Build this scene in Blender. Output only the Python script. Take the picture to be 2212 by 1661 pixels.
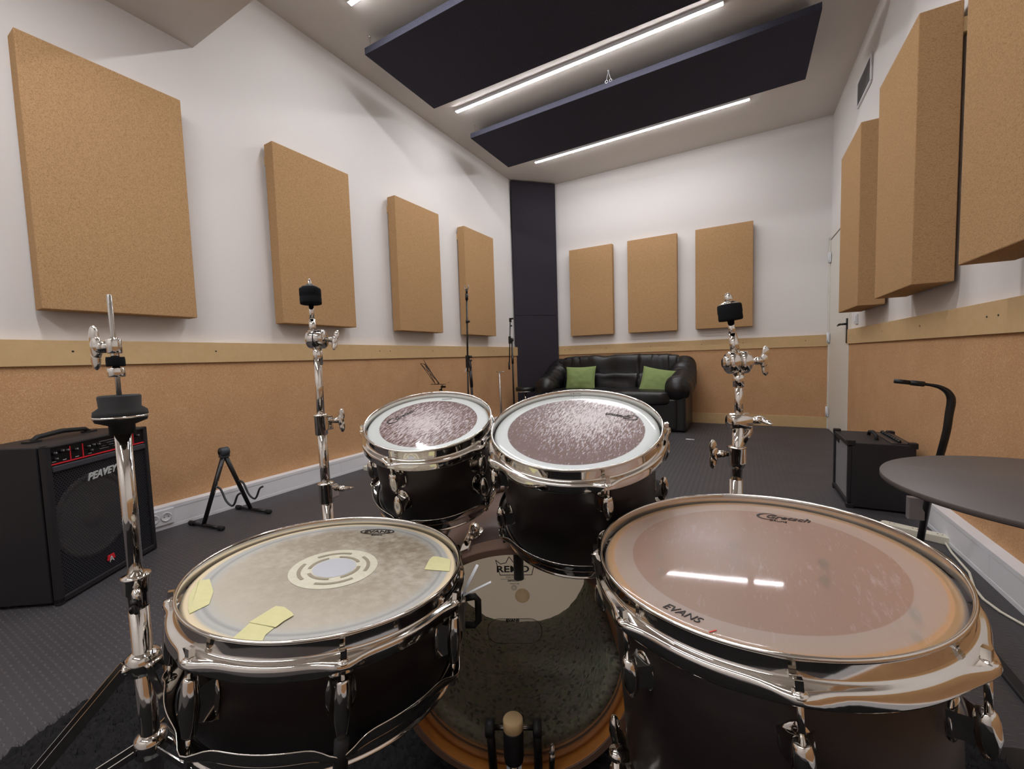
import bpy, math, random
from mathutils import Vector, Matrix, noise
random.seed(7)
R_ = math.radians
col = bpy.context.scene.collection
for o in list(bpy.data.objects): bpy.data.objects.remove(o)
sc = bpy.context.scene

# ------------------------------------------------------------ camera
cam_d = bpy.data.cameras.new('camera'); cam = bpy.data.objects.new('camera', cam_d); col.objects.link(cam)
rx = Vector((0.87390, 0.48430, -0.03102)); fw = Vector((-0.4848, 0.87232, -0.0640))
rx.normalize(); fw = (fw - rx * fw.dot(rx)).normalized(); up = rx.cross(fw)
mc = Matrix((rx, up, -fw)).transposed().to_4x4(); mc.translation = (0, 0, 0.87)
cam.matrix_world = mc
cam_d.sensor_width = 36.0; cam_d.lens = 890.0 / 2212.0 * 36.0; cam_d.clip_start = 0.02
sc.camera = cam
# ------------------------------------------------------------ world, exposure
wd = bpy.data.worlds.new('world'); sc.world = wd; wd.use_nodes = True
wd.node_tree.nodes['Background'].inputs[0].default_value = (0.9, 0.93, 1, 1)
wd.node_tree.nodes['Background'].inputs[1].default_value = 0.05
sc.view_settings.view_transform = 'Standard'; sc.view_settings.look = 'None'
sc.view_settings.gamma = 1.0; sc.view_settings.exposure = 0.13
LED_STRENGTH = 98.0
H = 3.295

# ------------------------------------------------------------ helpers
def lin(r, g, b):
    f = lambda c: (c / 255 / 12.92) if c / 255 <= 0.04045 else ((c / 255 + 0.055) / 1.055) ** 2.4
    return (f(r), f(g), f(b), 1)

def mat(name, c, rough=0.6, metal=0.0, spec=0.5, **k):
    m = bpy.data.materials.new(name); m.use_nodes = True
    b = m.node_tree.nodes['Principled BSDF']
    b.inputs['Base Color'].default_value = c if len(c) == 4 else (*c, 1)
    b.inputs['Roughness'].default_value = rough; b.inputs['Metallic'].default_value = metal
    b.inputs['Specular IOR Level'].default_value = spec
    for kk, v in k.items(): b.inputs[kk.replace('_', ' ')].default_value = v
    return m

class NT:
    def __init__(s, m): s.m = m; s.t = m.node_tree; s.b = s.t.nodes['Principled BSDF']
    def n(s, ty, **k):
        x = s.t.nodes.new(ty)
        for a, v in k.items(): setattr(x, a, v)
        return x
    def l(s, a, b): s.t.links.new(a, b)
    def coord(s, scale=(1, 1, 1), kind='Object'):
        tc = s.n('ShaderNodeTexCoord'); mp = s.n('ShaderNodeMapping'); mp.inputs['Scale'].default_value = scale
        s.l(tc.outputs[kind], mp.inputs[0]); return mp.outputs[0]
    def noise(s, vec, scale, detail=2, rough=0.5):
        x = s.n('ShaderNodeTexNoise'); x.inputs['Scale'].default_value = scale
        x.inputs['Detail'].default_value = detail; x.inputs['Roughness'].default_value = rough
        s.l(vec, x.inputs['Vector']); return x.outputs[0]
    def ramp(s, fac, stops):
        x = s.n('ShaderNodeValToRGB'); e = x.color_ramp.elements
        while len(e) < len(stops): e.new(0.5)
        for i, (p, c) in enumerate(stops): e[i].position = p; e[i].color = c if len(c) == 4 else (*c, 1)
        s.l(fac, x.inputs[0]); return x.outputs[0]
    def math(s, op, a, b=None, c=None, clamp=False):
        x = s.n('ShaderNodeMath', operation=op); x.use_clamp = clamp
        for i, v in enumerate((a, b, c)):
            if v is None: continue
            if isinstance(v, (int, float)): x.inputs[i].default_value = v
            else: s.l(v, x.inputs[i])
        return x.outputs[0]
    def mix(s, f, a, b, blend='MIX'):
        x = s.n('ShaderNodeMix', data_type='RGBA', blend_type=blend)
        for i, v in ((0, f), (6, a), (7, b)):
            if isinstance(v, (int, float, tuple)): x.inputs[i].default_value = v
            else: s.l(v, x.inputs[i])
        return x.outputs[2]
    def bump(s, h, strength=0.3, dist=0.01):
        x = s.n('ShaderNodeBump'); x.inputs['Strength'].default_value = strength; x.inputs['Distance'].default_value = dist
        s.l(h, x.inputs['Height']); s.l(x.outputs[0], s.b.inputs['Normal'])
    def color(s, c): s.l(c, s.b.inputs['Base Color'])

class MB:
    """collects shapes for one mesh object"""
    def __init__(s): s.v = []; s.f = []; s.mi = []; s.sm = []
    def add(s, vs, fs, mi=0, smooth=False, M=None):
        o = len(s.v)
        for p in vs:
            p = Vector(p); s.v.append(tuple(M @ p) if M is not None else tuple(p))
        for f in fs: s.f.append(tuple(i + o for i in f)); s.mi.append(mi); s.sm.append(smooth)
        return s
    def box(s, c, d, M=None, mi=0):
        x, y, z = c; a, b, e = d[0] / 2, d[1] / 2, d[2] / 2
        vs = [(x + i * a, y + j * b, z + k * e) for i in (-1, 1) for j in (-1, 1) for k in (-1, 1)]
        return s.add(vs, [(0, 1, 3, 2), (4, 6, 7, 5), (0, 4, 5, 1), (2, 3, 7, 6), (0, 2, 6, 4), (1, 5, 7, 3)], mi, False, M)
    def rbox(s, c, d, r=0.01, M=None, mi=0, axis=2, seg=4):
        """box with rounded corners around axis"""
        dd = [d[0], d[1], d[2]]; ax = [0, 1, 2]; ax.remove(axis)
        a, b = dd[ax[0]] / 2 - r, dd[ax[1]] / 2 - r; pts = []
        for q, (sx, sy) in enumerate(((1, 1), (-1, 1), (-1, -1), (1, -1))):
            for k in range(seg + 1):
                t = math.pi / 2 * (q + k / seg); pts.append((sx * a + r * math.cos(t), sy * b + r * math.sin(t)))
        n = len(pts); vs = []
        for k in (-1, 1):
            for p in pts:
                v = [0, 0, 0]; v[ax[0]] = p[0]; v[ax[1]] = p[1]; v[axis] = k * dd[axis] / 2
                vs.append((v[0] + c[0], v[1] + c[1], v[2] + c[2]))
        fs = [(i, (i + 1) % n, n + (i + 1) % n, n + i) for i in range(n)] + [tuple(range(n))[::-1], tuple(range(n, 2 * n))]
        return s.add(vs, fs, mi, False, M)
    def lathe(s, prof, seg=32, M=None, mi=0, smooth=True, closed=False, cap=True, rf=None):
        vs = []; fs = []; n = len(prof)
        for i in range(seg):
            t = 2 * math.pi * i / seg
            for j, (r, z) in enumerate(prof):
                if rf: r, z = rf(j, t, r, z)
                vs.append((r * math.cos(t), r * math.sin(t), z))
        for i in range(seg):
            k = (i + 1) % seg
            for j in range(n if closed else n - 1):
                q = (j + 1) % n
                fs.append((i * n + j, k * n + j, k * n + q, i * n + q))
        if cap and not closed:
            if prof[0][0] > 1e-6: fs.append(tuple(i * n for i in range(seg))[::-1])
            if prof[-1][0] > 1e-6: fs.append(tuple(i * n + n - 1 for i in range(seg)))
        return s.add(vs, fs, mi, smooth, M)
    def cyl(s, p0, p1, r0, r1=None, seg=16, mi=0, smooth=True, bev=0.0):
        p0 = Vector(p0); p1 = Vector(p1); d = p1 - p0; L = d.length
        if L < 1e-7: return s
        r1 = r0 if r1 is None else r1
        q = d.to_track_quat('Z', 'Y').to_matrix().to_4x4(); q.translation = p0
        pr = [(r0, 0), (r1, L)] if not bev else [(r0 - bev, 0), (r0, bev), (r1, L - bev), (r1 - bev, L)]
        return s.lathe(pr, seg, q, mi, smooth)
    def prof(s, p0, p1, pr, seg=20, mi=0):
        """lathe (r, t) profile between two points, t in metres from p0"""
        p0 = Vector(p0); d = Vector(p1) - p0; q = d.to_track_quat('Z', 'Y').to_matrix().to_4x4(); q.translation = p0
        return s.lathe(pr, seg, q, mi)
    def tube(s, pts, r, seg=10, mi=0, closed=False):
        pts = [Vector(p) for p in pts]; n = len(pts); vs = []; fs = []; up = None
        rr = r if isinstance(r, (list, tuple)) else [r] * n
        for i, p in enumerate(pts):
            a = pts[(i - 1) % n] if (i or closed) else p; b = pts[(i + 1) % n] if (i < n - 1 or closed) else p
            t = (b - a).normalized()
            if up is None: up = Vector((0, 0, 1)) if abs(t.z) < .9 else Vector((1, 0, 0))
            x = t.cross(up).normalized(); up = x.cross(t).normalized()
            for k in range(seg):
                an = 2 * math.pi * k / seg; vs.append(p + (x * math.cos(an) + up * math.sin(an)) * rr[i])
        for i in range(n if closed else n - 1):
            j = (i + 1) % n
            for k in range(seg):
                l = (k + 1) % seg; fs.append((i * seg + k, i * seg + l, j * seg + l, j * seg + k))
        if not closed: fs += [tuple(range(seg))[::-1], tuple(range((n - 1) * seg, n * seg))]
        return s.add(vs, fs, mi, True)
    def ball(s, c, rad, M=None, mi=0, seg=16, ring=10):
        vs = []; fs = []
        for i in range(ring + 1):
            ph = math.pi * i / ring
            for k in range(seg):
                t = 2 * math.pi * k / seg
                vs.append((c[0] + rad[0] * math.sin(ph) * math.cos(t), c[1] + rad[1] * math.sin(ph) * math.sin(t), c[2] + rad[2] * math.cos(ph)))
        for i in range(ring):
            for k in range(seg):
                l = (k + 1) % seg; fs.append((i * seg + k, (i + 1) * seg + k, (i + 1) * seg + l, i * seg + l))
        return s.add(vs, fs, mi, True, M)
    def prism(s, pts, z0, z1, M=None, mi=0):
        n = len(pts); vs = [(*p, z0) for p in pts] + [(*p, z1) for p in pts]
        fs = [(i, (i + 1) % n, n + (i + 1) % n, n + i) for i in range(n)] + [tuple(range(n))[::-1], tuple(range(n, 2 * n))]
        return s.add(vs, fs, mi, False, M)
    def build(s, name, m, parent=None, bevel=0, seg=2, sub=0):
        me = bpy.data.meshes.new(name); me.from_pydata(s.v, [], s.f)
        for x in (m if isinstance(m, (list, tuple)) else [m]): me.materials.append(x)
        for i, p in enumerate(me.polygons): p.material_index = s.mi[i]; p.use_smooth = s.sm[i]
        me.update()
        o = bpy.data.objects.new(name, me); col.objects.link(o)
        if parent is not None: o.parent = parent
        if bevel:
            b = o.modifiers.new('bevel', 'BEVEL'); b.width = bevel; b.segments = seg; b.limit_method = 'ANGLE'; b.angle_limit = R_(40)
        if sub:
            b = o.modifiers.new('sub', 'SUBSURF'); b.levels = sub; b.render_levels = sub
        return o

def smooth(pts, n=6):
    P = [Vector(p) for p in pts]; out = []
    for i in range(len(P) - 1):
        p0 = P[max(0, i - 1)]; p1 = P[i]; p2 = P[i + 1]; p3 = P[min(len(P) - 1, i + 2)]
        for k in range(n):
            t = k / n; out.append(.5 * ((2 * p1) + (p2 - p0) * t + (2 * p0 - 5 * p1 + 4 * p2 - p3) * t * t + (3 * p1 - p0 - 3 * p2 + p3) * t ** 3))
    out.append(P[-1]); return out
def thing(name, label, cat, M=None, loc=(0, 0, 0), rz=0, group=None):
    o = bpy.data.objects.new(name, None); col.objects.link(o); o.empty_display_size = 0.05
    if M is not None: o.matrix_world = M
    else: o.location = loc; o.rotation_euler = (0, 0, rz)
    tag(o, label, cat, group); return o
def tag(o, label, cat, group=None):
    o['label'] = label; o['category'] = cat
    if group: o['group'] = group
    return o
def struct(o): o['kind'] = 'structure'; return o
def copyobj(o, parent=None):
    c = o.copy(); col.objects.link(c)
    if parent is not None: c.parent = parent
    for ch in list(o.children): copyobj(ch, c)
    return c

def text(name, body, m, parent, M, size=0.02, depth=0.0003, shear=0.0, space=1.0, sx=1.0, off=0.0):
    cu = bpy.data.curves.new(name, 'FONT'); cu.body = body; cu.size = size; cu.extrude = depth; cu.shear = shear
    cu.align_x = 'CENTER'; cu.align_y = 'CENTER'; cu.space_character = space; cu.offset = off
    t = bpy.data.objects.new(name + '_tmp', cu); col.objects.link(t)
    bpy.context.view_layer.update()
    dg = bpy.context.evaluated_depsgraph_get()
    me = bpy.data.meshes.new_from_object(t.evaluated_get(dg)); me.name = name
    bpy.data.objects.remove(t)
    me.transform(M @ Matrix.Diagonal((sx, 1, 1, 1))); me.materials.clear(); me.materials.append(m)
    o = bpy.data.objects.new(name, me); col.objects.link(o); o.parent = parent; return o
def frame(o, ex, ey):
    ex = Vector(ex).normalized(); ey = Vector(ey); ey = (ey - ex * ey.dot(ex)).normalized(); ez = ex.cross(ey)
    M = Matrix((ex, ey, ez)).transposed().to_4x4(); M.translation = o; return M
def poly_ring(pts, w):  # thin flat band along a closed 2D path -> MB boxes
    pass

# ------------------------------------------------------------ materials
def m_plaster(name, c):
    m = mat(name, c, 0.85, spec=0.2); t = NT(m); v = t.coord(); t.bump(t.noise(v, 180, 3), 0.06, 0.004); return m
WHITE = m_plaster('white paint', lin(226, 222, 219))
CEIL = m_plaster('ceiling paint', lin(214, 208, 201))
def m_cork():
    m = mat('cork', lin(196, 146, 100), 0.8, spec=0.15); t = NT(m); v = t.coord()
    vo = t.n('ShaderNodeTexVoronoi'); vo.inputs['Scale'].default_value = 330; t.l(v, vo.inputs['Vector'])
    bw = t.n('ShaderNodeSeparateColor'); t.l(vo.outputs['Color'], bw.inputs[0])
    g = t.ramp(bw.outputs[0], [(0.0, lin(166, 118, 76)), (0.18, lin(188, 146, 105)), (0.8, lin(196, 154, 113)), (0.98, lin(218, 182, 145))])
    n = t.noise(v, 6, 3); g2 = t.mix(0.35, g, t.ramp(n, [(0.3, lin(182, 138, 98)), (0.7, lin(202, 159, 118))]))
    t.color(g2); t.bump(bw.outputs[1], 0.15, 0.002); return m
CORK = m_cork()
def m_mdf():
    m = mat('mdf', lin(196, 158, 104), 0.65, spec=0.25); t = NT(m); v = t.coord()
    t.color(t.mix(t.noise(v, 25, 4, 0.7), lin(192, 160, 114), lin(208, 178, 134))); return m
MDF = m_mdf()
def m_fabric(name, c0, c1, c2):
    m = mat(name, c1, 0.95, spec=0.05); t = NT(m)
    a = t.noise(t.coord((1, 1, .28)), 470, 2, 0.6); b = t.noise(t.coord((.28, .28, 1)), 470, 2, 0.6)
    s = t.math('MINIMUM', a, b)
    t.color(t.ramp(s, [(0.30, c0), (0.40, c1), (0.56, c2)]))
    w = t.noise(t.coord((1, 1, 1)), 520, 2); t.bump(t.math('ADD', s, w), 0.35, 0.003); return m
FAB = m_fabric('jute fabric', lin(146, 114, 80), lin(174, 138, 99), lin(188, 153, 113))
NAVY = m_fabric('navy fabric', lin(50, 51, 62), lin(62, 62, 73), lin(72, 72, 82))
CHAR = m_fabric('charcoal fabric', lin(42, 39, 46), lin(52, 48, 55), lin(60, 57, 63))
def m_floor():
    m = mat('rubber floor', lin(76, 74, 76), 0.42, spec=0.45); t = NT(m)
    tc = t.n('ShaderNodeTexCoord'); sp = t.n('ShaderNodeSeparateXYZ'); t.l(tc.outputs['Object'], sp.inputs[0])
    x, y = sp.outputs[0], sp.outputs[1]
    c = t.math('DIVIDE', x, 0.030); r = t.math('DIVIDE', y, 0.0165)
    # slight bow of each little bar
    u = t.math('SUBTRACT', t.math('FRACT', c), 0.5)
    r2 = t.math('ADD', r, t.math('MULTIPLY', t.math('MULTIPLY', u, u), 1.6))
    v = t.math('SUBTRACT', t.math('FRACT', r2), 0.5)
    e = t.math('ADD', t.math('POWER', t.math('DIVIDE', t.math('ABSOLUTE', u), .36), 3), t.math('POWER', t.math('DIVIDE', t.math('ABSOLUTE', v), .19), 2))
    h = t.math('SUBTRACT', 1.0, e, clamp=True)
    n = t.noise(t.coord(), 3.0, 4, 0.6)
    t.color(t.mix(t.math('MULTIPLY', h, 0.5), t.mix(n, lin(56, 55, 58), lin(69, 67, 70)), lin(92, 90, 92)))
    t.l(t.math('ADD', 0.40, t.math('MULTIPLY', n, 0.25)), t.b.inputs['Roughness'])
    t.bump(h, 0.9, 0.002); return m
FLOOR = m_floor()
PLASTIC_W = mat('white plastic', lin(225, 226, 230), 0.4)
DOOR_W = mat('door paint', lin(222, 218, 208), 0.4)
CHROME = mat('chrome', lin(222, 218, 212), 0.07, 1.0)
CHROME_D = mat('brushed chrome', lin(190, 186, 180), 0.22, 1.0)
STEEL = mat('galvanised steel', lin(170, 168, 165), 0.35, 1.0)
BLACK_M = mat('black metal', lin(22, 21, 22), 0.35, 0.0)
BLACK_P = mat('black plastic', lin(20, 20, 22), 0.5)
BLACK_R = mat('black rubber', lin(16, 16, 17), 0.7)
FELT = mat('black felt', lin(30, 31, 34), 0.95, spec=0.1); _t = NT(FELT); _t.bump(_t.noise(_t.coord(), 900, 2), .6, .002)
INK = mat('black ink', lin(28, 26, 26), 0.6)
def m_led():
    m = bpy.data.materials.new('led diffuser'); m.use_nodes = True; nt = m.node_tree; nt.nodes.clear()
    e = nt.nodes.new('ShaderNodeEmission'); e.inputs[0].default_value = (0.98, 0.975, 1.0, 1); e.inputs[1].default_value = LED_STRENGTH
    o = nt.nodes.new('ShaderNodeOutputMaterial'); nt.links.new(e.outputs[0], o.inputs[0]); return m
LED = m_led()
def m_shell():
    m = mat('satin walnut lacquer', lin(38, 28, 27), 0.38, spec=0.5); t = NT(m)
    n = t.noise(t.coord((1, 1, 12)), 30, 3); t.color(t.mix(n, lin(29, 23, 23), lin(41, 33, 32))); return m
SHELL = m_shell()
WOODIN = mat('raw wood interior', lin(172, 116, 66), 0.6); _t = NT(WOODIN)
_t.color(_t.mix(_t.noise(_t.coord((1, 1, 14)), 14, 4), lin(150, 96, 52), lin(188, 130, 78)))
HOOPWOOD = mat('amber lacquered wood', lin(176, 112, 48), 0.3); _t = NT(HOOPWOOD)
_t.color(_t.mix(_t.noise(_t.coord((6, 6, 6)), 5, 3), lin(158, 98, 40), lin(196, 130, 60)))
def m_leather():
    m = mat('black leather', lin(26, 25, 26), 0.34, spec=0.5); t = NT(m)
    v = t.coord(); t.bump(t.noise(v, 120, 4), 0.15, 0.004); return m
LEATHER = m_leather()
GREEN = m_fabric('green cotton', lin(112, 128, 80), lin(130, 147, 94), lin(142, 160, 106))
TAPE = mat('yellow masking tape', lin(214, 208, 130), 0.7); _t = NT(TAPE)
_t.color(_t.mix(_t.noise(_t.coord(), 90, 4), lin(198, 194, 140), lin(214, 209, 160))); _t.bump(_t.noise(_t.coord(), 140, 3), .4, .001)
WIRE = mat('steel wire', lin(200, 198, 195), 0.3, 1.0)

def film(name, R, rings, clear=0.0, scuff=None, rough=0.25, base=None):
    """drumhead film; rings = [(radius fraction stops, colour)], all in the head's own object coordinates"""
    m = mat(name, lin(200, 200, 195), rough, spec=0.5); t = NT(m)
    tc = t.n('ShaderNodeTexCoord'); ln = t.n('ShaderNodeVectorMath', operation='LENGTH')
    fl = t.n('ShaderNodeMapping'); fl.inputs['Scale'].default_value = (1, 1, 0); t.l(tc.outputs['Object'], fl.inputs[0]); t.l(fl.outputs[0], ln.inputs[0])
    rr = t.math('DIVIDE', ln.outputs['Value'], R)
    rp = t.n('ShaderNodeValToRGB'); rp.color_ramp.interpolation = 'LINEAR'; e = rp.color_ramp.elements
    while len(e) < len(rings): e.new(.5)
    for i, (p, c) in enumerate(rings): e[i].position = p; e[i].color = c
    t.l(rr, rp.inputs[0]); return m, t, tc, fl, rr, rp.outputs[0]

# snare head: coated, dirty, grey-beige with dark brown smudges
def snare_head():
    W = lambda *c: lin(*c)
    m, t, tc, fl, rr, c = film('coated snare film', .178, [(0, W(172, 164, 150)), (.80, W(182, 175, 160)), (.86, W(176, 176, 170)), (.885, W(146, 147, 146)), (.905, W(176, 176, 170)), (.93, W(166, 168, 166)), (.955, W(212, 196, 164)), (.985, W(222, 204, 170)), (1, W(150, 140, 120))])
    sp = t.n('ShaderNodeSeparateXYZ'); t.l(tc.outputs['Object'], sp.inputs[0])
    n1 = t.noise(fl.outputs[0], 9, 5, .65); n2 = t.noise(fl.outputs[0], 70, 5, .7)
    side = t.math('ADD', 0.55, t.math('MULTIPLY', sp.outputs[1], 3.2), clamp=True)
    d = t.math('MULTIPLY', t.ramp(t.math('MULTIPLY', t.math('ADD', n1, t.math('MULTIPLY', n2, .8)), .58), [(.40, (0, 0, 0)), (.58, (1, 1, 1))]), side)
    inner = t.ramp(rr, [(.25, (.7, .7, .7)), (.42, (1, 1, 1)), (.78, (.9, .9, .9)), (.93, (0, 0, 0))])
    c2 = t.mix(t.math('MULTIPLY', t.math('MULTIPLY', d, inner), .80), c, W(112, 94, 70))
    spk = t.ramp(t.noise(fl.outputs[0], 240, 3, .7), [(.62, (0, 0, 0)), (.70, (1, 1, 1))])
    c3 = t.mix(t.math('MULTIPLY', t.math('MULTIPLY', spk, n1), .45), c2, W(92, 80, 66))
    t.color(c3); t.b.inputs['Roughness'].default_value = .48; t.bump(n2, .05, .002); return m
def tom_head(name, R, white, wc, ctr, dense):
    """clear two-ply head with frosted outer ring and scuffed centre"""
    m, t, tc, fl, rr, c = film(name, R, [(0, (0, 0, 0, 1)), (white - .004, (0, 0, 0, 1)), (white + .004, (1, 1, 1, 1)), (1, (1, 1, 1, 1))], rough=.12)
    off = t.n('ShaderNodeMapping'); off.inputs['Location'].default_value = (-ctr[0], -ctr[1], 0); t.l(fl.outputs[0], off.inputs[0])
    l2 = t.n('ShaderNodeVectorMath', operation='LENGTH'); t.l(off.outputs[0], l2.inputs[0])
    beat = t.math('SUBTRACT', 1.0, t.math('DIVIDE', l2.outputs['Value'], R * dense), clamp=True)
    # elongated scuffs
    def streak(rot, sc_):
        mp = t.n('ShaderNodeMapping'); mp.inputs['Rotation'].default_value = (0, 0, rot); mp.inputs['Scale'].default_value = (1, .22, 1)
        t.l(fl.outputs[0], mp.inputs[0]); return t.noise(mp.outputs[0], sc_, 3, .7)
    s = t.math('MAXIMUM', t.math('MAXIMUM', streak(.5, 270), streak(1.2, 330)), streak(-.3, 300))
    th = t.math('SUBTRACT', .62, t.math('MULTIPLY', beat, .20))
    k = t.math('MULTIPLY', t.math('SUBTRACT', s, th), 9.0, clamp=True)
    scuffc = t.mix(t.math('MULTIPLY', k, .8), lin(112, 80, 74), lin(200, 190, 190))
    fin = t.mix(c, scuffc, wc); t.color(fin)
    tr = t.n('ShaderNodeBsdfTransparent'); tr.inputs[0].default_value = (.95, .93, .92, 1)
    mx = t.n('ShaderNodeMixShader'); out = t.t.nodes['Material Output']
    alpha = t.math('MULTIPLY', t.math('SUBTRACT', 1.0, c), t.math('SUBTRACT', .35, t.math('MULTIPLY', k, .35)))
    t.l(alpha, mx.inputs[0]); t.l(t.b.outputs[0], mx.inputs[1]); t.l(tr.outputs[0], mx.inputs[2]); t.l(mx.outputs[0], out.inputs[0])
    t.b.inputs['Coat Weight'].default_value = .5; t.b.inputs['Coat Roughness'].default_value = .05
    t.b.inputs['Roughness'].default_value = .32
    return m
def floor_head():
    R = .178
    m, t, tc, fl, rr, c = film('clear floor tom film', R, [(0, lin(188, 162, 146)), (.80, lin(186, 160, 144)), (.806, lin(204, 190, 180)), (.93, lin(208, 188, 172)), (.945, lin(224, 180, 134)), (.985, lin(228, 184, 136)), (1, lin(180, 170, 160))])
    def streak(rot, sc_):
        mp = t.n('ShaderNodeMapping'); mp.inputs['Rotation'].default_value = (0, 0, rot); mp.inputs['Scale'].default_value = (1, .2, 1)
        t.l(fl.outputs[0], mp.inputs[0]); return t.noise(mp.outputs[0], sc_, 3, .7)
    s = t.math('MAXIMUM', streak(.4, 160), streak(-.2, 210)); cl = t.noise(fl.outputs[0], 12, 3)
    k = t.math('MULTIPLY', t.math('SUBTRACT', t.math('ADD', s, t.math('MULTIPLY', cl, .4)), .80), 4.0, clamp=True)
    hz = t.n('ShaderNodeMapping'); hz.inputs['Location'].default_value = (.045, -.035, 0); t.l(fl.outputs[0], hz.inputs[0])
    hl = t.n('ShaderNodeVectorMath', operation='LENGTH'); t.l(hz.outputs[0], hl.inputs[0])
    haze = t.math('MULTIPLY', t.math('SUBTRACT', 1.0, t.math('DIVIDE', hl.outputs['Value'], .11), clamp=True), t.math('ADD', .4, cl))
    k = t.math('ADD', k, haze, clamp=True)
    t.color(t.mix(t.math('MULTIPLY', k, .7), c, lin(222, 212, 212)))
    tr = t.n('ShaderNodeBsdfTransparent'); tr.inputs[0].default_value = (.97, .93, .90, 1)
    mx = t.n('ShaderNodeMixShader'); out = t.t.nodes['Material Output']
    mx.inputs[0].default_value = .50
    t.l(t.b.outputs[0], mx.inputs[1]); t.l(tr.outputs[0], mx.inputs[2]); t.l(mx.outputs[0], out.inputs[0])
    t.b.inputs['Roughness'].default_value = .35; t.b.inputs['Coat Weight'].default_value = .8; t.b.inputs['Coat Roughness'].default_value = .04
    return m
def clear_film(name, a, tint=(.9, .9, .88, 1)):
    m = mat(name, tint, .08, spec=.5); t = NT(m)
    tr = t.n('ShaderNodeBsdfTransparent'); mx = t.n('ShaderNodeMixShader'); out = t.t.nodes['Material Output']
    gl = t.n('ShaderNodeBsdfGlossy'); gl.inputs['Roughness'].default_value = .06; fr = t.n('ShaderNodeFresnel'); fr.inputs[0].default_value = 1.35
    mx2 = t.n('ShaderNodeMixShader'); mx2.inputs[0].default_value = a
    t.l(tr.outputs[0], mx2.inputs[1]); t.l(t.b.outputs[0], mx2.inputs[2])
    t.l(fr.outputs[0], mx.inputs[0]); t.l(mx2.outputs[0], mx.inputs[1]); t.l(gl.outputs[0], mx.inputs[2]); t.l(mx.outputs[0], out.inputs[0]); return m

def translucent_film(name, c, k=.55):
    m = mat(name, c, .5); t = NT(m); tl_ = t.n('ShaderNodeBsdfTranslucent'); tl_.inputs[0].default_value = c
    mx = t.n('ShaderNodeMixShader'); mx.inputs[0].default_value = k
    t.l(t.b.outputs[0], mx.inputs[1]); t.l(tl_.outputs[0], mx.inputs[2]); t.l(mx.outputs[0], t.t.nodes['Material Output'].inputs[0]); return m
# ============================================================ THE ROOM
def xl(y): return -2.825 + 0.0145 * (y - 1.6)      # left plaster face
def xr(y): return 0.85 - 0.005 * (y - 2.6)       # right plaster face
YB, YF = 5.565, -1.7                              # back plaster face, wall behind the camera
def wallquad(name, p0, p1, z0, z1, th, side, m):
    """vertical slab whose inner face runs p0-p1, th thick towards 'side' normal"""
    a = Vector((*p0, 0)); b = Vector((*p1, 0)); n = Vector((*side, 0)).normalized() * th
    b_ = MB(); vs = [a, b, b + n, a + n]; b_.prism([(v.x, v.y) for v in vs], z0, z1); return b_.build(name, m)
struct(wallquad('wall_left', (xl(YF), YF), (xl(YB), YB), -0.05, H + .05, .12, (-1, 0), WHITE))
struct(wallquad('wall_right', (xr(YF), YF), (xr(YB), YB), -0.05, H + .05, .12, (1, 0), WHITE))
struct(wallquad('wall_back', (xl(YB) - .1, YB), (xr(YB) + .1, YB), -0.05, H + .05, .12, (0, 1), WHITE))
struct(wallquad('wall_front', (xl(YF) - .1, YF), (xr(YF) + .1, YF), -0.05, H + .05, .12, (0, -1), WHITE))
b = MB(); b.box((-1, 1.93, -.05), (4.2, 7.6, .1)); struct(b.build('floor', FLOOR))
b = MB(); b.box((-1, 1.93, H + .05), (4.2, 7.6, .1)); struct(b.build('ceiling', CEIL))
b = MB(); b.prism([(xl(YF) - .02, YF - .02), (xr(YF) + .02, YF - .02), (xr(1.345) + .02, 1.345), (xl(1.345) - .02, 1.345)], 2.75, H + .01); struct(b.build('trim_1', CEIL))  # dropped beam

# wainscot: cork boards, MDF rail, base
def strip(name, pts, z0, z1, th, m, bevel=0):
    """pts = the front line (x,y) pair; th = thickness away from the room"""
    b_ = MB(); (a, c, n) = pts; a = Vector(a); c = Vector(c); n = Vector(n) * th
    b_.prism([tuple(a), tuple(c), tuple(c + n), tuple(a + n)], z0, z1); return struct(b_.build(name, m, bevel=bevel))
dl, dr, db = .040, .015, .018
Lf = lambda d, y: (xl(y) + d, y); Rf = lambda d, y: (xr(y) - d, y)
strip('trim_2', (Lf(dl, YF), Lf(dl, YB), (-1, 0)), 0.0, .92, dl, CORK)
strip('trim_3', (Lf(dl + .012, YF), Lf(dl + .012, YB), (-1, 0)), .9, 1.019, .0119 + dl, MDF, .001)
strip('trim_4', (Rf(dr, YF), Rf(dr, 4.59), (1, 0)), 0.0, .92, dr, CORK)
strip('trim_5', (Rf(dr + .012, YF), Rf(dr + .012, 4.60), (1, 0)), .904, 1.027, .0119 + dr, MDF, .001)
strip('trim_6', ((xl(YB), YB - db), (xr(YB) - .01, YB - db), (0, 1)), 0.0, .92, db, CORK)
strip('trim_7', ((xl(YB), YB - db - .012), (xr(YB) - .01, YB - db - .012), (0, 1)), .893, 1.017, .0119 + db, MDF, .001)
strip('baseboard_back', ((xl(YB), YB - db - .01), (xr(YB) - .01, YB - db - .01), (0, 1)), 0, .125, .0099 + db, MDF, .001)
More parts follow.
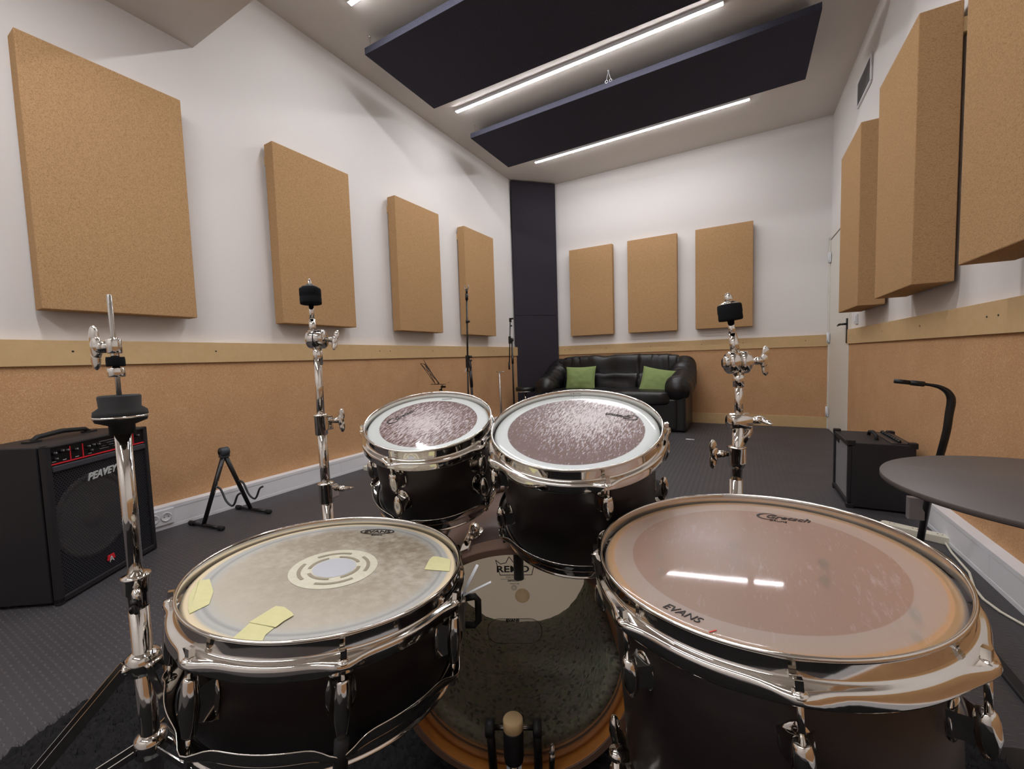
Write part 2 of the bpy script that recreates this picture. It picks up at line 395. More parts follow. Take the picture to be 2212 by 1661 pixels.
def duct(name, pts, th, y0, y1, f, s):
    b_ = MB(); a = Vector(f(y0)); c = Vector(f(y1)); n = Vector((s * th, 0))
    b_.prism([tuple(a), tuple(c), tuple(c + n), tuple(a + n)], 0, .123)
    e = Vector((-s * .0015, 0))
    for (z0, z1) in ((.0, .018), (.104, .123)):
        b_.prism([tuple(a + e), tuple(c + e), tuple(c), tuple(a)], z0, z1)
    y = y0 + .35
    while y < y1:                                   # cover joints
        p = Vector(f(y)); q = Vector(f(y + .045)); b_.prism([tuple(p + e * .8), tuple(q + e * .8), tuple(q), tuple(p)], .016, .106); y += 1.15
    return struct(b_.build(name, PLASTIC_W, bevel=.001))
duct('baseboard_left', 0, .06, YF, 5.1, lambda y: Lf(dl + .06, y), -1)
duct('baseboard_right', 0, .045, YF, 4.5, lambda y: Rf(dr + .045, y), 1)
# screws in the rails
def screws(name, pts, nrm, parent_label):
    b_ = MB()
    for p in pts:
        p = Vector(p); b_.cyl(p - Vector(nrm) * .002, p + Vector(nrm) * .0008, .0045, seg=10)
    return b_
for nm, pts, nr in (('trim_8', [Lf(dl + .012, y) + (.967,) for y in (.10, .71, 1.32, 1.36 + .6, 2.6, 2.72, 3.3, 3.9, 4.45, 5.0)], (1, 0, 0)),
                    ('trim_9', [Rf(dr + .012, y) + (.972,) for y in (1.1, 1.72, 2.2, 2.28, 2.95, 3.6, 4.5)], (-1, 0, 0)),
                    ('trim_10', [(x, YB - db - .012, .962) for x in (-2.2, -2.13, -1.6, -1.02, -.42, -.1, .02, .62)], (0, -1, 0))):
    struct(screws('x', pts, nr, '').build(nm, BLACK_M))

# ---- door in the right wall beside the back corner
Mx = Matrix.Translation((0, 0, 0))
b = MB(); y0, y1 = 4.62, 5.50
b.prism([Rf(.012, y0), Rf(.012, y1), Rf(-.02, y1), Rf(-.02, y0)], .005, 2.0); dr_ = b.build('door_1', DOOR_W, bevel=.002); struct(dr_)
b = MB()
b.prism([Rf(.02, 5.505), Rf(.02, 5.56), Rf(-.01, 5.56), Rf(-.01, 5.505)], 0, 2.04)
b.prism([Rf(.02, 4.60), Rf(.02, 4.617), Rf(-.01, 4.617), Rf(-.01, 4.60)], 0, 2.04)
b.prism([Rf(.02, 4.60), Rf(.02, 5.56), Rf(-.01, 5.56), Rf(-.01, 4.60)], 2.005, 2.05); b.build('door_frame', DOOR_W, dr_, bevel=.002)
for z in (.19, .98, 1.82):
    b = MB(); x = xr(5.49) - .028
    b.cyl((x, 5.50, z - .055), (x, 5.50, z + .055), .009); b.box((x + .008, 5.475, z), (.006, .045, .10)); b.box((x + .006, 5.52, z), (.004, .03, .10))
    for q in (-.02, .02): b.lathe([(.0095, q - .001), (.0098, q), (.0095, q + .001)], 16, Matrix.Translation((x, 5.50, z)))
    b.build('hinge', PLASTIC_W, dr_)
b = MB(); x = xr(4.67) - .012
b.box((x - .006, 4.67, 1.02), (.01, .035, .22)); b.build('handle_plate', BLACK_M, dr_, bevel=.002)
b = MB(); b.cyl((x - .008, 4.67, 1.08), (x - .055, 4.67, 1.08), .009); b.tube([(x - .05, 4.665, 1.08), (x - .056, 4.70, 1.079), (x - .052, 4.79, 1.074)], [.009, .0095, .008]); b.build('door_handle', BLACK_M, dr_)

# ---- light switch and outlets
t = thing('light_switch', 'white rocker light switch on the wall beside the door, above the wooden rail', 'switch', loc=(xr(4.40), 4.40, 1.105))
b = MB(); b.box((-.006, 0, 0), (.012, .082, .082)); b.build('switch_plate', PLASTIC_W, t, bevel=.003)
b = MB(); b.box((-.014, 0, 0), (.006, .05, .05)); b.build('rocker', PLASTIC_W, t, bevel=.002)
t = thing('wall_socket', 'white double socket set in the white trunking beside the big bass amplifier', 'socket', loc=(xl(.962) + dl + .062, .962, .068))
b = MB(); b.box((.004, 0, 0), (.010, .13, .082)); b.build('socket_plate', PLASTIC_W, t, bevel=.002)
for yy in (-.028, .028):
    M = frame((.0092, yy, 0), (0, 1, 0), (0, 0, 1))
    b = MB(); b.lathe([(.025, 0), (.025, .002), (.0205, .002), (.019, .0006), (0, .0006)], 28, M)
    so = b.build('outlet', PLASTIC_W, t)
    b = MB()
    for q in (-.0095, .0095): b.cyl((.0092, yy + q, 0), (.0104, yy + q, 0), .0026, seg=10)
    b.build('pin_hole', BLACK_P, so)
# ---- ventilation grille
t = thing('vent_grille', 'white louvred ventilation grille high on the right wall', 'vent', loc=(xr(4.3) - .001, 4.31, 2.935))
b = MB(); w, h = .40, .19
for (cy, cz, sy, sz) in ((0, h / 2, w, .02), (0, -h / 2, w, .02), (w / 2, 0, .02, h), (-w / 2, 0, .02, h)): b.box((-.006, cy, cz), (.012, sy, sz))
b.build('grille_frame', PLASTIC_W, t, bevel=.002)
b = MB(); b.box((-.001, 0, 0), (.002, w - .02, h - .02)); b.build('grille_back', mat('vent dark', lin(60, 60, 62), .8), t)
b = MB()
for k in range(16):
    y = -w / 2 + .02 + k * (w - .04) / 15; b.box((-.006, y, 0), (.010, .004, h - .02), None)
b.build('louvre', mat('vent grey', lin(150, 150, 152), .5), t)

# ============================================================ ACOUSTIC PANELS
def panel(label, M, w, h, d, group, battens=True, z0=0):
    """M: x along the wall, y out of the wall into the room, z up; origin = bottom centre on the wall"""
    t = thing('acoustic_panel', label, 'panel', M, group=group)
    b = MB(); b.box((0, d / 2 + .009, h / 2), (w, d - .018, h)); b.build('fabric_cover', FAB, t, bevel=.004)
    b = MB(); b.box((0, .0095, h - .10), (w - .012, .017, .06)); b.build('mounting_batten', MDF, t)
    b = MB(); b.box((0, .0095, .10), (w - .16, .017, .06)); b.build('mounting_batten', MDF, t)
    return t
gL = 'tan acoustic panels on the left wall'; gB = 'tan acoustic panels on the back wall'; gR = 'tan acoustic panels on the right wall'
labs = ['nearest and largest looking tan fabric acoustic panel, on the left wall above the bass amplifier',
        'tan fabric acoustic panel behind the left cymbal stand, second along the left wall',
        'tan fabric acoustic panel in the middle of the left wall, third from the camera',
        'farthest tan fabric acoustic panel on the left wall, behind the tall microphone stand']
for (y, z), lb in zip(((.912, 1.155), (2.017, 1.155), (3.105, 1.152), (4.135, 1.150)), labs):
    M = frame((xl(y) + .001, y, z), (0.017, 1, 0), (-1, .017, 0)); M = frame((xl(y) + .001, y, z), (-.017, -1, 0), (1, -.017, 0))
    panel(lb, M, .60, 1.195, .112, gL)
labs = ['tan acoustic panel on the back wall, leftmost of three, beside the dark corner column',
        'tan acoustic panel on the back wall, middle one of three above the sofa',
        'tan acoustic panel on the back wall, rightmost of three']
for x, lb in zip((-1.782, -.987, -.183), labs):
    M = frame((x, YB - .001, 1.148), (-1, 0, 0), (0, -1, 0)); panel(lb, M, .598, 1.178, .095, gB)
labs = ['farthest tan acoustic panel on the right wall, hanging beside the door',
        'tan acoustic panel in the middle of the right wall, seen edge on',
        'nearest tan acoustic panel on the right wall, cut off by the picture edge']
for (y, z), lb in zip(((3.875, 1.148), (2.885, 1.150), (1.83, 1.155)), labs):
    M = frame((xr(y) - .001, y, z), (0, 1, 0), (-1, 0, 0)); panel(lb, M, .60, 1.19, .162, gR)
# corner absorber: two stacked slabs
a = Vector((-2.742, 5.065)); c = Vector((-2.285, 5.515)); mid = (a + c) / 2; ex = (c - a).normalized()
for nm_l, z0, z1 in (('tall charcoal fabric corner absorber, lower half standing on the floor in the back left corner', 0.0, 1.455),
                     ('tall charcoal fabric corner absorber, upper half reaching the ceiling in the back left corner', 1.4575, H - .015)):
    b = MB(); L = (c - a).length
    nrm = Vector((ex.y, -ex.x))
    M = frame((mid.x, mid.y, z0), (ex.x, ex.y, 0), (-nrm.x, -nrm.y, 0))
    b.box((0, .016, (z1 - z0) / 2), (L, .032, z1 - z0))
    o = b.build('corner_absorber', CHAR, None, bevel=.004); o.matrix_world = M
    tag(o, nm_l, 'acoustic panel', 'charcoal corner absorbers')

# ---- ceiling clouds
def cloud(label, poly, wires):
    c = Vector((sum(p[0] for p in poly) / 4, sum(p[1] for p in poly) / 4, 0))
    t = thing('ceiling_cloud', label, 'acoustic panel', loc=(c.x, c.y, 3.155), group='navy acoustic panels hanging under the ceiling')
    b = MB(); b.prism([(p[0] - c.x, p[1] - c.y) for p in poly], 0, .050); b.build('fabric_cover', NAVY, t, bevel=.003)
    for (x, y) in wires:
        b = MB(); x -= c.x; y -= c.y
        b.cyl((x, y, .050), (x, y, H - 3.155 - .004), .0012, seg=6); b.lathe([(.008, H - 3.155 - .006), (.008, H - 3.155)], 10, Matrix.Translation((x, y, 0)))
        b.lathe([(.004, .050), (.004, .070)], 8, Matrix.Translation((x, y, 0)))
        b.build('hanging_wire', WIRE, t)
    return t
cloud('navy fabric acoustic panel hanging under the ceiling, the nearer one', [(-2.457, 2.318), (.455, 2.310), (.455, 3.119), (-2.452, 3.106)],
      [(-2.43, 2.35), (-2.43, 3.07), (.42, 2.35), (.42, 3.08)])
cloud('navy fabric acoustic panel hanging under the ceiling, the farther one', [(-2.460, 3.697), (.471, 3.620), (.471, 4.447), (-2.452, 4.481)],
      [(-2.43, 3.74), (-2.42, 4.44), (.44, 3.66), (.44, 4.41)])
t = thing('wire_hook', 'pair of small white hooks hanging from the ceiling in front of the farther navy panel', 'hook', loc=(-1.0, 3.66, H))
b = MB()
for q in (-1, 1):
    b.tube([(0, 0, -.002), (q * .018, 0, -.075)], .0018, 6)
    b.tube([(q * .018 + .011 * math.cos(2 * math.pi * k / 12), 0, -.086 + .011 * math.sin(2 * math.pi * k / 12)) for k in range(12)], .0022, 6, closed=True)
b.build('hook', PLASTIC_W, t); b = MB(); b.cyl((0, 0, 0), (0, 0, -.008), .008); b.build('ceiling_plate', PLASTIC_W, t)

# ---- LED profiles (the room's lamps)
def led(label, p0, p1, z, w=.030):
    p0 = Vector((*p0, 0)); p1 = Vector((*p1, 0)); d = p1 - p0; m_ = (p0 + p1) / 2
    t = thing('led_strip_light', label, 'light', frame((m_.x, m_.y, z), d, (-d.y, d.x, 0)), group='led strip lights on the ceiling')
    L = d.length
    b = MB(); b.box((0, 0, -.0125), (L + .006, w + .004, .025)); b.build('aluminium_profile', PLASTIC_W, t)
    b = MB(); b.box((0, 0, -.0265), (L, w, .003)); b.build('diffuser', LED, t)
led('glowing led strip light on the ceiling between the two navy panels', (-2.424, 3.415), (-.118, 3.376), H)
led('glowing led strip light on the ceiling along the far edge of the farther navy panel', (-2.229, 4.775), (.061, 4.732), H)
led('glowing led strip light on the ceiling in front of the nearer navy panel', (-2.3, 2.06), (0.0, 2.03), H)
led('glowing led strip light under the dropped ceiling beam', (-2.3, .42), (0.0, .42), 2.75)
led('glowing led strip light under the dropped beam behind the camera', (-2.3, -.95), (0.0, -.95), 2.75)

# ============================================================ DRUMS
def gauss(a, lugs, wd=.085):
    m_ = 0
    for l in lugs:
        d = (a - R_(l) + math.pi) % (2 * math.pi) - math.pi; m_ = max(m_, math.exp(-(d / wd) ** 2))
    return m_
def hoop(R, lugs, flip=1, z=0.0, k=1.0):
    """triple flanged hoop; lip top at z, growing towards -flip*z"""
    prof = [(-.0040, -.0055), (-.0040, -.0012), (-.0029, .0006), (-.0013, .0007), (0, -.0006), (-.0003, -.0024), (-.0020, -.0034), (-.0024, -.0042),
            (-.0024, -.0055), (-.0024, -.0180), (-.0020, -.0196), (.0004, -.0210), (.0036, -.0218), (.0058, -.0230), (.0066, -.0250), (.0070, -.0270), (.0072, -.0368), (.0070, -.0380), (.0060, -.0380),
            (.0058, -.0262), (.0040, -.0242), (-.0010, -.0226), (-.0038, -.0205), (-.0042, -.0190), (-.0042, -.0070)]
    def rf(j, a, r, zz):
        g = gauss(a, lugs, .10)
        if j in (12, 13, 14, 15, 16, 17, 18, 19, 20): r += g * (.0050 if j in (12, 20) else .0100)
        if j in (16, 17, 18): zz += g * .0088
        return R + r * k, z + flip * zz * k
    b_ = MB(); b_.lathe(prof, 160, None, 0, True, closed=True, rf=rf); return b_
def lug_mesh(style, Rs, zc, ln):
    """teardrop lug on the +x side of a drum; zc centre height"""
    b_ = MB()
    if style == 'double':
        b_.prof((Rs + .021, 0, zc - ln / 2), (Rs + .021, 0, zc + ln / 2), [(.0055, 0), (.0068, .003), (.0088, ln * .3), (.0098, ln * .5), (.0088, ln * .7), (.0068, ln - .003), (.0055, ln)], 20)
        b_.add([(Rs - .002, -.014, zc - .026), (Rs - .002, .014, zc - .026), (Rs - .002, .014, zc + .026), (Rs - .002, -.014, zc + .026),
                (Rs + .018, -.006, zc - .018), (Rs + .018, .006, zc - .018), (Rs + .018, .006, zc + .018), (Rs + .018, -.006, zc + .018)],
               [(0, 3, 2, 1), (4, 5, 6, 7), (0, 1, 5, 4), (1, 2, 6, 5), (2, 3, 7, 6), (3, 0, 4, 7)])
        b_.ball((Rs + .001, 0, zc), (.004, .017, .032))
    else:
        s = 1 if style == 'up' else -1
        b_.prof((Rs + .020, 0, zc - s * ln * .5), (Rs + .020, 0, zc + s * ln * .5), [(.0, 0), (.004, .002), (.0082, ln * .3), (.0095, ln * .55), (.0085, ln * .8), (.0066, ln - .001), (.0045, ln)], 20)
        z1 = zc + s * ln * .34; z0 = zc - s * ln * .25
        b_.add([(Rs - .002, -.014, z0), (Rs - .002, .014, z0), (Rs - .002, .015, z1), (Rs - .002, -.015, z1),
                (Rs + .018, -.005, zc - s * ln * .2), (Rs + .018, .005, zc - s * ln * .2), (Rs + .019, .005, z1 - s * .001), (Rs + .019, -.005, z1 - s * .001)],
               [(0, 3, 2, 1), (4, 5, 6, 7), (0, 1, 5, 4), (1, 2, 6, 5), (2, 3, 7, 6), (3, 0, 4, 7)])
        b_.ball((Rs + .001, 0, zc), (.0035, .0145, ln * .5))
    return b_
def rod_mesh(Rs, zl, zh, s=1):
    b_ = MB(); x = Rs + .0215
    b_.cyl((x, 0, zl), (x, 0, zh), .0028, seg=10)
    b_.prof((x, 0, zh - s * .001), (x, 0, zh + s * .02), [(.0075, 0), (.0078, .0012), (.0062, .0022), (.0045, .003), (.0045, .0035)], 16)
    b_.box((x, 0, zh + s * .0075), (.0062, .0062, .010)); return b_
def drum_frame(c, n, rot=0):
    n = Vector(n).normalized(); e1 = (Vector((1, 0, 0)) - n * n.x).normalized(); e2 = n.cross(e1)
    M = Matrix((e1, e2, n)).transposed().to_4x4(); M.translation = c; return M
def disc(R, seg=96, rings=14, z=0, dome=0.0, edge=None):
    b_ = MB(); pr = [(0.0001, z + dome)]
    for i in range(1, rings + 1): r = R * i / rings; pr.append((r, z + dome * (1 - (r / R) ** 2)))
    if edge: pr += edge
    b_.lathe(pr, seg, None, 0, True, cap=False); return b_
def drum(name, label, cat, c, n, R, D, lugs, style, headmat, group=None, inner=WOODIN, bottom=None, lugl=.045, ldep=.058):
    t = thing(name, label, cat, drum_frame(c, n), group=group)
    Rs = R - .0125
    b = MB(); z0, z1 = -.012, -(D - .012)
    b.lathe([(Rs - .0065, z1), (Rs, z1), (Rs, z0 - .003), (Rs - .003, z0)], 128, None, 0, True, cap=False)
    sh = b.build('shell', SHELL, t)
    b = MB(); b.lathe([(Rs - .0030, z0), (Rs - .0068, z0 - .004), (Rs - .0068, z1)], 128, None, 0, True, cap=False); b.build('inner_ply', inner, t)
    hoop(R, lugs).build('drum_hoop', CHROME, t)
    hoop(R, lugs, -1, -D).build('drum_hoop', CHROME, t)
    disc(R - .012, z=-.0105, edge=[(R - .0075, -.012), (R - .006, -.0165)]).build('drumhead', headmat, t)
    disc(R - .012, z=-(D - .0105), edge=[(R - .0075, -(D - .012)), (R - .006, -(D - .0165))]).build('drumhead', bottom or clear_film('resonant film', .25), t)
    if style == 'double':
        lm = lug_mesh('double', Rs, -D / 2, lugl).build('lug', CHROME, t); lugobjs = [(lm, -D / 2)]
        rods = [rod_mesh(Rs, -D / 2 + lugl / 2, -.0235, 1), rod_mesh(Rs, -D / 2 - lugl / 2, -D + .0235, -1)]
        specs = [(lm, rods, lugs)]
    else:
        zt = -ldep - lugl * .25; zb = -D + ldep + lugl * .25
        lu = lug_mesh('up', Rs, zt, lugl).build('lug', CHROME, t); ld = lug_mesh('down', Rs, zb, lugl).build('lug', CHROME, t)
        specs = [(lu, [rod_mesh(Rs, zt + lugl * .4, -.0235, 1)], lugs), (ld, [rod_mesh(Rs, zb - lugl * .4, -D + .0235, -1)], lugs)]
    for lo, rods, angs in specs:
        ro = [r.build('tension_rod', CHROME, lo) for r in rods]
        for i, a in enumerate(angs):
            o = lo if i == 0 else copyobj(lo, t)
            o.rotation_euler = (0, 0, R_(a))
    return t, Rs
def flatpoly(name, pts, z, m, parent, th=.0004):
    b = MB(); b.prism(pts, z, z + th); return b.build(name, m, parent)
def ringband(R0, R1, z, a0=0, a1=360, seg=64, th=.0003, cx=0, cy=0):
    b = MB(); n = max(3, int(seg * (a1 - a0) / 360)); vs = []; fs = []
    for i in range(n + 1):
        t = R_(a0 + (a1 - a0) * i / n)
        for r in (R0, R1): vs.append((cx + r * math.cos(t), cy + r * math.sin(t), z + th))
    for i in range(n): fs.append((2 * i, 2 * i + 1, 2 * i + 3, 2 * i + 2))
    b.add(vs, fs); return b

# ---- snare
SN = ((-.526, .387, .578), (.041, .064, .997)); DS = .150
lugS = [-83, -35, 13, 58, 100, 142, 187, 232]
snare, RsS = drum('snare_drum', 'dark snare drum with worn beige coated head and yellow tape, front left of the kit', 'drum', SN[0], SN[1], .186, DS, lugS, 'double', snare_head(), lugl=.064, inner=WOODIN)
zt = -.0105
patch = mat('head dot', lin(206, 202, 182), .55); patch2 = mat('head dot worn', lin(186, 188, 194), .5); _t = NT(patch)
_t.color(_t.mix(_t.noise(_t.coord(), 160, 4), lin(194, 190, 166), lin(216, 212, 194)))
b = ringband(.0001, .061, zt, th=.0004); b.build('centre_patch', patch, snare)
b = ringband(.0001, .030, zt, th=.0007); b.build('centre_patch', patch2, snare)
slot = mat('patch slot', lin(148, 138, 118), .6)
for k in range(4):
    ringband(.045, .050, zt, 20 + k * 90, 82 + k * 90, th=.0009).build('patch_slot', slot, snare)
    ringband(.032, .037, zt, -25 + k * 90, 40 + k * 90, th=.0009).build('patch_slot', slot, snare)
# oval maker's mark
ovc = Vector((-.0522, .1312)); od = Vector((.0510, .0349)).normalized(); oa = math.atan2(od.y, od.x)
Mo = Matrix.Translation((ovc.x, ovc.y, zt)) @ Matrix.Rotation(oa, 4, 'Z')
b = MB(); n = 40; vs = []; fs = []
for i in range(n):
    a_ = 2 * math.pi * i / n
    for (A, B) in ((.0305, .0118), (.0275, .0092)): vs.append((A * math.cos(a_), B * math.sin(a_), .0006))
for i in range(n): j = (i + 1) % n; fs.append((2 * i, 2 * j, 2 * j + 1, 2 * i + 1))
b.add(vs, fs, M=Mo); b.build('logo_oval', INK, snare)
text('logo_text', 'EVANS', INK, snare, Mo @ Matrix.Translation((0, 0, .0004)), .0155, sx=1.0, off=.0003)
text('logo_text', 'Genera', INK, snare, Mo @ Matrix.Translation((.002, -.0155, .0004)), .0065)
# strainer on the right and butt plate on the left
M = Matrix.Rotation(R_(36), 4, 'Z')
b = MB(); b.box((RsS + .012, 0, -DS / 2 - .008), (.022, .028, .05), M); b.build('strainer_body', CHROME_D, snare, bevel=.003)
b = MB(); b.tube([M @ Vector(p) for p in ((RsS + .022, .0, -.062), (RsS + .036, .0, -.060), (RsS + .041, 0, -.066), (RsS + .043, 0, -.098), (RsS + .037, 0, -.105), (RsS + .022, 0, -.104))], .0052, 8); b.build('strainer_lever', BLACK_P, snare)
strap = mat('clear strap', lin(214, 216, 220), .35)
b = MB()
for (p, q) in (((RsS + .018, .006, -.058), (RsS + .040, .028, -.024)), ((RsS + .018, -.004, -.056), (RsS + .060, -.004, -.036))):
    p = Vector(p); q = Vector(q); d = (q - p).normalized(); w = d.cross(Vector((0, 0, 1))).normalized() * .0028
    b.add([p - w, p + w, q + w, q - w, p - w + Vector((0, 0, .0006)), p + w + Vector((0, 0, .0006)), q + w + Vector((0, 0, .0006)), q - w + Vector((0, 0, .0006))], [(0, 3, 2, 1), (4, 5, 6, 7), (0, 1, 5, 4), (1, 2, 6, 5), (2, 3, 7, 6), (3, 0, 4, 7)], M=M)
b.build('snare_strap', strap, snare)
M = Matrix.Rotation(R_(212), 4, 'Z')
b = MB(); b.box((RsS + .012, 0, -DS / 2 - .004), (.022, .034, .05), M); b.cyl(M @ Vector((RsS + .02, -.01, -.06)), M @ Vector((RsS + .03, -.01, -.06)), .006); b.cyl(M @ Vector((RsS + .02, .01, -.06)), M @ Vector((RsS + .03, .01, -.06)), .006); b.build('butt_plate', CHROME_D, snare, bevel=.002)
# snare wires under the drum
b = MB()
for k in range(14): y = -.022 + k * .0034; b.tube([(-.13, y, -DS - .002 + .011), (.13, y, -DS - .002 + .011)], .0007, 5)
b.build('snare_wires', WIRE, snare)
# tapes on the snare head (things of their own)
def tape(label, pts, lift=.0009, fold=None):
    pts = [tuple(Vector(p) * min(1, .1715 / math.hypot(*p))) for p in pts]
    M = drum_frame(*SN); cx = sum(p[0] for p in pts) / len(pts); cy = sum(p[1] for p in pts) / len(pts)
    Mt = M @ Matrix.Translation((cx, cy, zt + lift))
    b = MB(); n = len(pts); q = [(p[0] - cx, p[1] - cy) for p in pts]
    zz = [(.0108 if math.hypot(pp[0], pp[1]) > .1755 else .0) for pp in pts]
    vs = [(p[0] * .97, p[1] * .97, .0001) for p in q] + [(p[0], p[1], 0) for p in q]
    fs = [tuple(range(n))] + [(i, n + i, n + (i + 1) % n, (i + 1) % n) for i in range(n)]; nf = len(fs)
    vs2 = [(v[0], v[1], v[2] - .0004) for v in vs]; o_ = len(vs)
    fs += [tuple(o_ + k_ for k_ in f[::-1]) for f in fs[:nf]] + [(n + i, o_ + n + i, o_ + n + (i + 1) % n, n + (i + 1) % n) for i in range(n)]
    b.add(vs + vs2, fs); o = b.build('tape_strip', TAPE, None); o.matrix_world = Mt
    return tag(o, label, 'tape', 'yellow tape on the snare drum')
tape('large piece of yellow tape over the left edge of the snare drum', [(-.1306, -.1286), (-.118, -.1240), (-.1105, -.1135), (-.072, -.127), (-.0447, -.1445), (-.044, -.1749), (-.0593, -.1756), (-.0935, -.1585)])
tape('upper short piece of a folded yellow tape on the near part of the snare head', [(.0334, -.1395), (.0267, -.1047), (.0374, -.1003), (.0560, -.1022), (.0627, -.1047), (.0640, -.1180), (.0672, -.1290)], .0016)
tape('lower piece of yellow tape running to the near rim of the snare drum', [(.0482, -.1690), (.0335, -.1375), (.0660, -.1300), (.0700, -.1420), (.0805, -.1530)], .0008)
tape('small yellow tape patch near the right edge of the snare head', [(.1145, .0675), (.0995, .0959), (.0965, .1077), (.102, .1117), (.1308, .1186), (.1492, .0834)])

# ---- rack toms
T1 = ((-.575, .667, .751), (.151, -.297, .943)); T2 = ((-.272, .723, .746), (.079, -.306, .949))
tom1, Rs1 = drum('rack_tom', 'smaller left rack tom with white ringed scuffed head', 'drum', T1[0], T1[1], .133, .19, [-83, -9, 63, 135, 209], 'single', tom_head('small tom film', .133, .765, lin(192, 197, 194), (-.01, -.01), 1.15), 'rack toms mounted on the bass drum')
tom2, Rs2 = drum('rack_tom', 'larger middle rack tom with white ringed head worn pale in the centre', 'drum', T2[0], T2[1], .158, .22, [-54, 22, 90, 150, 229], 'single', tom_head('large tom film', .158, .80, lin(190, 195, 193), (.015, .045), 1.0), 'rack toms mounted on the bass drum')
def script_logo(body, parent, p0, p1, size, z, shear=.35):
    p0 = Vector(p0); p1 = Vector(p1); d = p1 - p0; a = math.atan2(d.y, d.x); m_ = (p0 + p1) / 2
    Ml = Matrix.Translation((m_.x, m_.y, z + .0005)) @ Matrix.Rotation(a, 4, 'Z')
    o = text('logo_text', body, INK, parent, Ml, size, shear=shear, off=.0002)
    # ring of the big G swash
    b = MB(); n = 26; vs = []; fs = []; cx = -d.length / 2 - size * .05
    for i in range(n + 1):
        t = R_(40 + 290 * i / n); w = .0007 + .0006 * math.sin(math.pi * i / n)
        for rr in (size * .62 - w, size * .62 + w): vs.append((cx + rr * 1.25 * math.cos(t), rr * math.sin(t) - .001, .0002))
    for i in range(n): fs.append((2 * i, 2 * i + 1, 2 * i + 3, 2 * i + 2))
    b.add(vs, fs, M=Ml); b.build('logo_swash', INK, parent)
script_logo('Gretsch', tom1, (-.0765, -.0270), (-.0640, .0330), .0155, -.0105)
flatpoly('maker_stamp', [(-.0417, .1035), (-.0204, .1150), (-.0190, .1120), (-.0403, .1005)], -.0103, mat('grey print', lin(120, 122, 120), .5), tom1)
script_logo('Gretsch', tom2, (.0890, .0650), (.0430, .0700), .0155, -.0105)
text('maker_stamp', 'REMO', mat('faint print', lin(150, 154, 152), .5), tom2, Matrix.Translation((-.045, .137, -.0102)) @ Matrix.Rotation(R_(19), 4, 'Z'), .0085)

# ---- floor tom
FT = ((.013, .573, .627), (-.068, -.050, .997))
lugF = [-82, -33, 15, 58, 100, 144, 187, 231]
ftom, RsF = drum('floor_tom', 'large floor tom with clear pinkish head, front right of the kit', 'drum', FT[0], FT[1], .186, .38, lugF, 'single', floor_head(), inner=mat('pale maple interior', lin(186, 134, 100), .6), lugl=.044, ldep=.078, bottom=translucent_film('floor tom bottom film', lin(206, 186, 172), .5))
lm_bolt = mat('dark bolt steel', lin(96, 92, 90), .4, 1.0)  # dark steel of the lug screws inside the shell
b = MB()
for a in lugF:
    Mq = Matrix.Rotation(R_(a), 4, 'Z')
    for z in (-.078, -.104): b.cyl(Mq @ Vector((RsF - .0065, 0, z)), Mq @ Vector((RsF - .0125, 0, z)), .0062, seg=12)
b.build('lug_screws', lm_bolt, ftom)
script_logo('Gretsch', ftom, (.0230, .1275), (.0675, .1220), .0165, -.0105)
text('logo_text', 'DRUMS', INK, ftom, Matrix.Translation((.0340, .1125, -.0100)) @ Matrix.Rotation(R_(-10), 4, 'Z'), .0065)
b = MB(); b.box((0, 0, 0), (.008, .0012, .0004), Matrix.Translation((-.036, -.1590, -.0098)) @ Matrix.Rotation(R_(42), 4, 'Z')); b.build('red_mark', mat('red marker', lin(196, 52, 40), .5), ftom)
text('logo_text', 'EVANS', INK, ftom, Matrix.Translation((-.066, -.140, -.0100)) @ Matrix.Rotation(R_(-22), 4, 'Z'), .0130, shear=.3)
Minv = ftom.matrix_world.inverted()
for i, a in enumerate((-146, -26, 94)):
    b = MB(); ca, sa = math.cos(R_(a)), math.sin(R_(a)); r = RsF + .022
    p = Vector((ca * r, sa * r, -.235)); wp = ftom.matrix_world @ p; q0 = Minv @ Vector((wp.x, wp.y, .03))
    b.cyl(p, q0, .0062, seg=14); b.prof(p, q0, [(0, -.006), (.0095, -.004), (.0095, .004), (.007, .006)], 14)
    lg = b.build('leg', CHROME, ftom)
    b = MB(); b.cyl(Minv @ Vector((wp.x, wp.y, .032)), Minv @ Vector((wp.x, wp.y, .002)), .012, .014, seg=16); b.build('rubber_foot', BLACK_R, lg)
    b = MB(); zc = -.295
    M = Matrix.Rotation(R_(a), 4, 'Z')
    b.rbox((RsF + .012, 0, zc), (.026, .034, .06), .006, M=M, axis=0); b.cyl(M @ Vector((r, 0, zc - .04)), M @ Vector((r, 0, zc + .04)), .0105)
    b.tube([M @ Vector((r, .01, zc)), M @ Vector((r + .012, .035, zc))], .003); b.ball(M @ Vector((r + .014, .04, zc)), (.007, .007, .014)); b.build('leg_bracket', CHROME, ftom)

# ---- bass drum
ba = .466; BC = Vector((-.394 - .0067, .684 + .0134, .258)); fx = Vector((math.cos(ba), math.sin(ba), 0)); fn = Vector((math.sin(ba), -math.cos(ba), 0))
MBD = Matrix((fx, Vector((0, 0, 1)), fn)).transposed().to_4x4(); MBD.translation = BC     # local x right, y up, z towards the drummer
bass = thing('bass_drum', 'dark bass drum with clear head, lying on its side under the rack toms', 'drum', MBD)
RB = .2285; DB = .39
b = MB(); b.lathe([(RB - .008, -.012), (RB, -.014), (RB, -DB), (RB - .008, -DB - .002)], 128, None, 0, True, cap=False); b.build('shell', mat('satin lacquer sheen tone', lin(96, 78, 72), .42), bass)  # brown-grey of the satin reflections put into the shell's base colour
b = MB(); b.lathe([(RB - .008, -.012), (RB - .008, -DB)], 128, None, 0, True, cap=False); b.build('inner_ply', WOODIN, bass)
